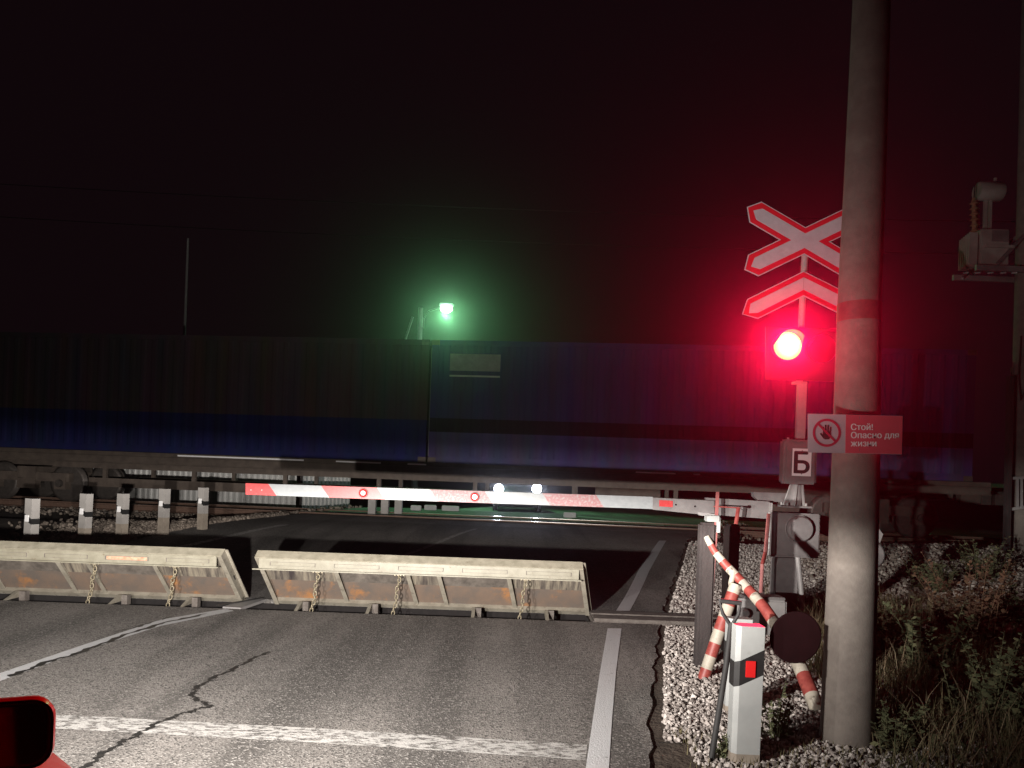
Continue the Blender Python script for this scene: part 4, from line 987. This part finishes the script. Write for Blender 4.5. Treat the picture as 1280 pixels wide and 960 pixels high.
# ------------------------------------------------------------------ vegetation
def blades(mb, base, n, spread, h, w, mt, lean=.35):
    for _ in range(n):
        a = random.uniform(0, 2 * PI); r = spread * math.sqrt(random.random()); p = base + Vector((r * math.cos(a), r * math.sin(a), 0))
        b = random.uniform(0, 2 * PI); hh = h * random.uniform(.45, 1.1); l = lean * hh * random.uniform(.3, 1.5); dv = Vector((math.cos(b), math.sin(b), 0)); s = Vector((-dv.y, dv.x, 0)) * w * random.uniform(.6, 1.2)
        m_ = p + dv * l * .35 + Vector((0, 0, hh * .6)); t = p + dv * l + Vector((0, 0, hh))
        mb.add([p - s, p + s, m_ + s * .7, m_ - s * .7, t], [(0, 1, 2, 3), (3, 2, 4)], mt)
def weed(mb, base, h, stems, mt, leaf=.03, spread=.1, dens=26):
    for _ in range(stems):
        a = random.uniform(0, 2 * PI); dv = Vector((math.cos(a), math.sin(a), 0)); hh = h * random.uniform(.6, 1.1); p0 = base + dv * spread * random.random()
        bend = random.uniform(.1, .45)
        def at(u): return p0 + dv * bend * hh * u * u + Vector((0, 0, hh * u * (1 - .12 * u)))
        pp = [at(i / 4) for i in range(5)]; mb.tube(pp, [.004, .0035, .003, .002, .001], mt, 4, False, False)
        for k in range(dens):
            u = random.uniform(.12, 1); q = at(u); b = random.uniform(0, 2 * PI); e = Vector((math.cos(b), math.sin(b), random.uniform(-.2, .9))).normalized(); L = leaf * random.uniform(.6, 1.5) * (1.2 - .6 * u)
            s = e.cross(Vector((random.uniform(-1, 1), random.uniform(-1, 1), 1))).normalized() * L * .28
            mb.add([q, q + e * L * .5 + s, q + e * L, q + e * L * .5 - s], [(0, 1, 2, 3)], mt)
mb = MB()
for _ in range(3000):
    y = random.uniform(3.3, 9.5); x = random.uniform(1.9 + .06 * y, 3.0 + .75 * y)
    if x - 1.9 < .35 * random.random() * 3 and random.random() < .6 and y < 6: continue
    if not inpx(Vector((x, y, 0))) or x < .27 * y + .75: continue
    blades(mb, Vector((x, y, tz(x, y))), 14, .14, random.uniform(.10, .30), .0032, M['grass'], .5)
for _ in range(260):   # tufts at the kerb and along the asphalt edge
    y = random.uniform(3.6, 4.5); x = random.uniform(1.0, 2.3)
    if abs(x - 1.2) < .1 and y > 4: continue
    blades(mb, Vector((x, y, tz(x, y))), 4, .05, .07, .0028, M['grass'], .6)
for _ in range(5200):   # broad leaves and bent dead stalks
    y = random.uniform(3.3, 9.0); x = random.uniform(1.7 + .08 * y, 3.0 + .75 * y)
    if not inpx(Vector((x, y, 0))) or x < .28 * y + .85: continue
    p = Vector((x, y, tz(x, y) + random.uniform(.0, .09)))
    if random.random() < .7:
        b_ = random.uniform(0, 2 * PI); e = Vector((math.cos(b_), math.sin(b_), random.uniform(.1, .8))).normalized(); L_ = random.uniform(.03, .085); s_ = e.cross(Vector((random.uniform(-.6, .6), random.uniform(-.6, .6), 1))).normalized() * L_ * .3
        mb.add([p, p + e * L_ * .45 + s_, p + e * L_, p + e * L_ * .45 - s_], [(0, 1, 2, 3)], M['weed'])
    else: blades(mb, p, 2, .02, .34, .0026, M['deadstalk'], 1.3)
tag(mb.build('grass', fix=False), 'rough dry grass over the dark verge at the bottom right', 'grass', kind='stuff')
plants = [
 ((1212, 812), .95, 26, 'dryweed', .045, .28, 34, 'rusty brown dock weed standing tallest in the dark verge'),
 ((1150, 842), .62, 26, 'weed', .05, .30, 30, 'broad green weed clump just right of the concrete pole'),
 ((1262, 790), .62, 18, 'weed', .05, .28, 28, 'green weed clump low against the utility pole'),
 ((1240, 905), .6, 26, 'weed', .045, .3, 30, 'dense green weed clump near the bottom right corner'),
 ((1115, 935), .32, 18, 'weed', .035, .2, 24, 'low green weed at the foot of the concrete pole'),
 ((968, 925), .36, 9, 'weed', .028, .08, 26, 'small spindly weed right beside the front marker post'),
 ((905, 948), .16, 12, 'weed', .025, .08, 14, 'tiny weed tuft between the shovel and the marker post'),
 ((1168, 745), .62, 20, 'weed', .05, .3, 24, 'dim weed clump on the chippings behind the pole'),
 ((1225, 735), .8, 20, 'weed', .05, .35, 26, 'dim tall weed in front of the utility pole duct'),
]
for (px, py), h, st, mt, lf, sp, dn, lb in plants:
    b = G(px, py); mb = MB(); weed(mb, Vector((b.x, b.y, tz(b.x, b.y) - .01)), h, int(st * 1.4), M[mt], lf * 1.3, sp, int(dn * 1.2))
    tag(mb.build('weed_plant', fix=False), lb, 'plant', 'weeds on the right verge')
# ------------------------------------------------------------------ light
w = bpy.data.worlds.new('World'); S.world = w; w.use_nodes = True; bg = w.node_tree.nodes['Background']; bg.inputs[0].default_value = (1, .42, .62, 1); bg.inputs[1].default_value = .0042
def spot(name, loc, tgt, power, angle, color, size=.05, blend=.6, parent=None, beam=None):
    l = bpy.data.lights.new(name, 'SPOT'); l.energy = power; l.spot_size = math.radians(angle); l.spot_blend = blend; l.color = color; l.shadow_soft_size = size
    o = bpy.data.objects.new(name, l); col.objects.link(o); o.location = loc
    o.rotation_euler = (Vector(tgt) - Vector(loc)).to_track_quat('-Z', 'Y').to_euler(); return o
def beam(o, up=.30, p=1.0, eps=.03, amp=1.0):
    """headlamp beam pattern: stronger below the horizon, weak spill above it"""
    l = o.data; l.use_nodes = True; N = l.node_tree.nodes; L = l.node_tree.links; em = N['Emission']
    g = N.new('ShaderNodeNewGeometry'); sp = N.new('ShaderNodeSeparateXYZ'); L.new(g.outputs['Incoming'], sp.inputs[0])
    # Incoming at a lamp = direction the light leaves along; z<0 is down
    def mth(op, a, b=None):
        n = N.new('ShaderNodeMath'); n.operation = op
        for i, v in enumerate((a, b)):
            if v is None: continue
            if isinstance(v, (int, float)): n.inputs[i].default_value = v
            else: L.new(v, n.inputs[i])
        return n.outputs[0]
    z = sp.outputs['Z']; ab = mth('ABSOLUTE', z)
    dn = mth('MAXIMUM', mth('MULTIPLY', z, -1), 0); upz = mth('MAXIMUM', z, 0)
    down = mth('POWER', mth('ADD', mth('MULTIPLY', dn, 1 / .10), 1), -p)
    rp = N.new('ShaderNodeValToRGB'); e = rp.color_ramp.elements; e[0].position = 0; e[0].color = (1, 1, 1, 1); e[1].position = .07; e[1].color = (.12, .12, .12, 1)
    for p_, v_ in ((.17, .12), (.34, up)): x_ = e.new(p_); x_.color = (v_, v_, v_, 1)
    L.new(upz, rp.inputs[0])
    L.new(mth('MULTIPLY', mth('MULTIPLY', rp.outputs[0], down), amp), em.inputs['Strength'])
HEAD = (1.0, .93, .87)
for x, pw in ((.56, 6000), (-.56, 2800)):
    p = TT(x, .16, 1.02); tgt = p + Vector((-.4, 5, -.25))
    o = spot('headlight_beam', p, tgt, pw, 142, HEAD, .03, 1.0); beam(o)
o = spot('street_lamp_light', LP + Vector((0, 0, -.3)), LP + Vector((3.5, -9, -8.5)), 2300, 84, (.3, 1, .42), .15, .6)
o = bpy.data.lights.new('street_glow', 'POINT'); o.energy = 18; o.color = (.45, 1, .62); o.shadow_soft_size = .2; oo = bpy.data.objects.new('street_glow', o); col.objects.link(oo); oo.location = LP + Vector((0, -.35, 0))
o = spot('red_lamp_beam', LAMP + Vector((0, -.08, 0)), (-.3, 0, 1.5), 3300, 50, (1, .004, .05), .06, 1.0)
l = bpy.data.lights.new('red_lamp_spill', 'POINT'); l.energy = 14; l.color = (1, .02, .06); l.shadow_soft_size = .07; o = bpy.data.objects.new('red_lamp_spill', l); col.objects.link(o); o.location = LAMP + Vector((0, -.25, -.02))
for px in (623.5, 671):
    q = P(px, 611, 27.0); spot('oncoming_beam', q, q + Vector((0, -10, .2)), 160, 22, (.72, .78, 1), .08, .8)
# ------------------------------------------------------------------ added haze volume, only there to give the lamps halos
HZ = 0.0016
if HZ:
    mb = MB(); mb.bbox((-40, -6, -2), (40, 60, 13), M['dark']); hz = mb.build('halo_haze'); hz.data.materials.clear()
    m = bpy.data.materials.new('halo_haze'); m.use_nodes = True; N = m.node_tree.nodes; N.remove(N['Principled BSDF']); v = N.new('ShaderNodeVolumePrincipled'); v.inputs['Density'].default_value = HZ; v.inputs['Color'].default_value = (.9, .9, .9, 1); v.inputs['Anisotropy'].default_value = .94
    m.node_tree.links.new(v.outputs[0], N['Material Output'].inputs['Volume']); hz.data.materials.append(m); tag(hz, kind='stuff')
S.view_settings.view_transform = 'Standard'; S.view_settings.look = 'None'; S.view_settings.exposure = 0; S.view_settings.gamma = 1
S.cycles.use_denoising = True; S.cycles.volume_bounces = 0; S.cycles.max_bounces = 5; S.cycles.sample_clamp_indirect = 4
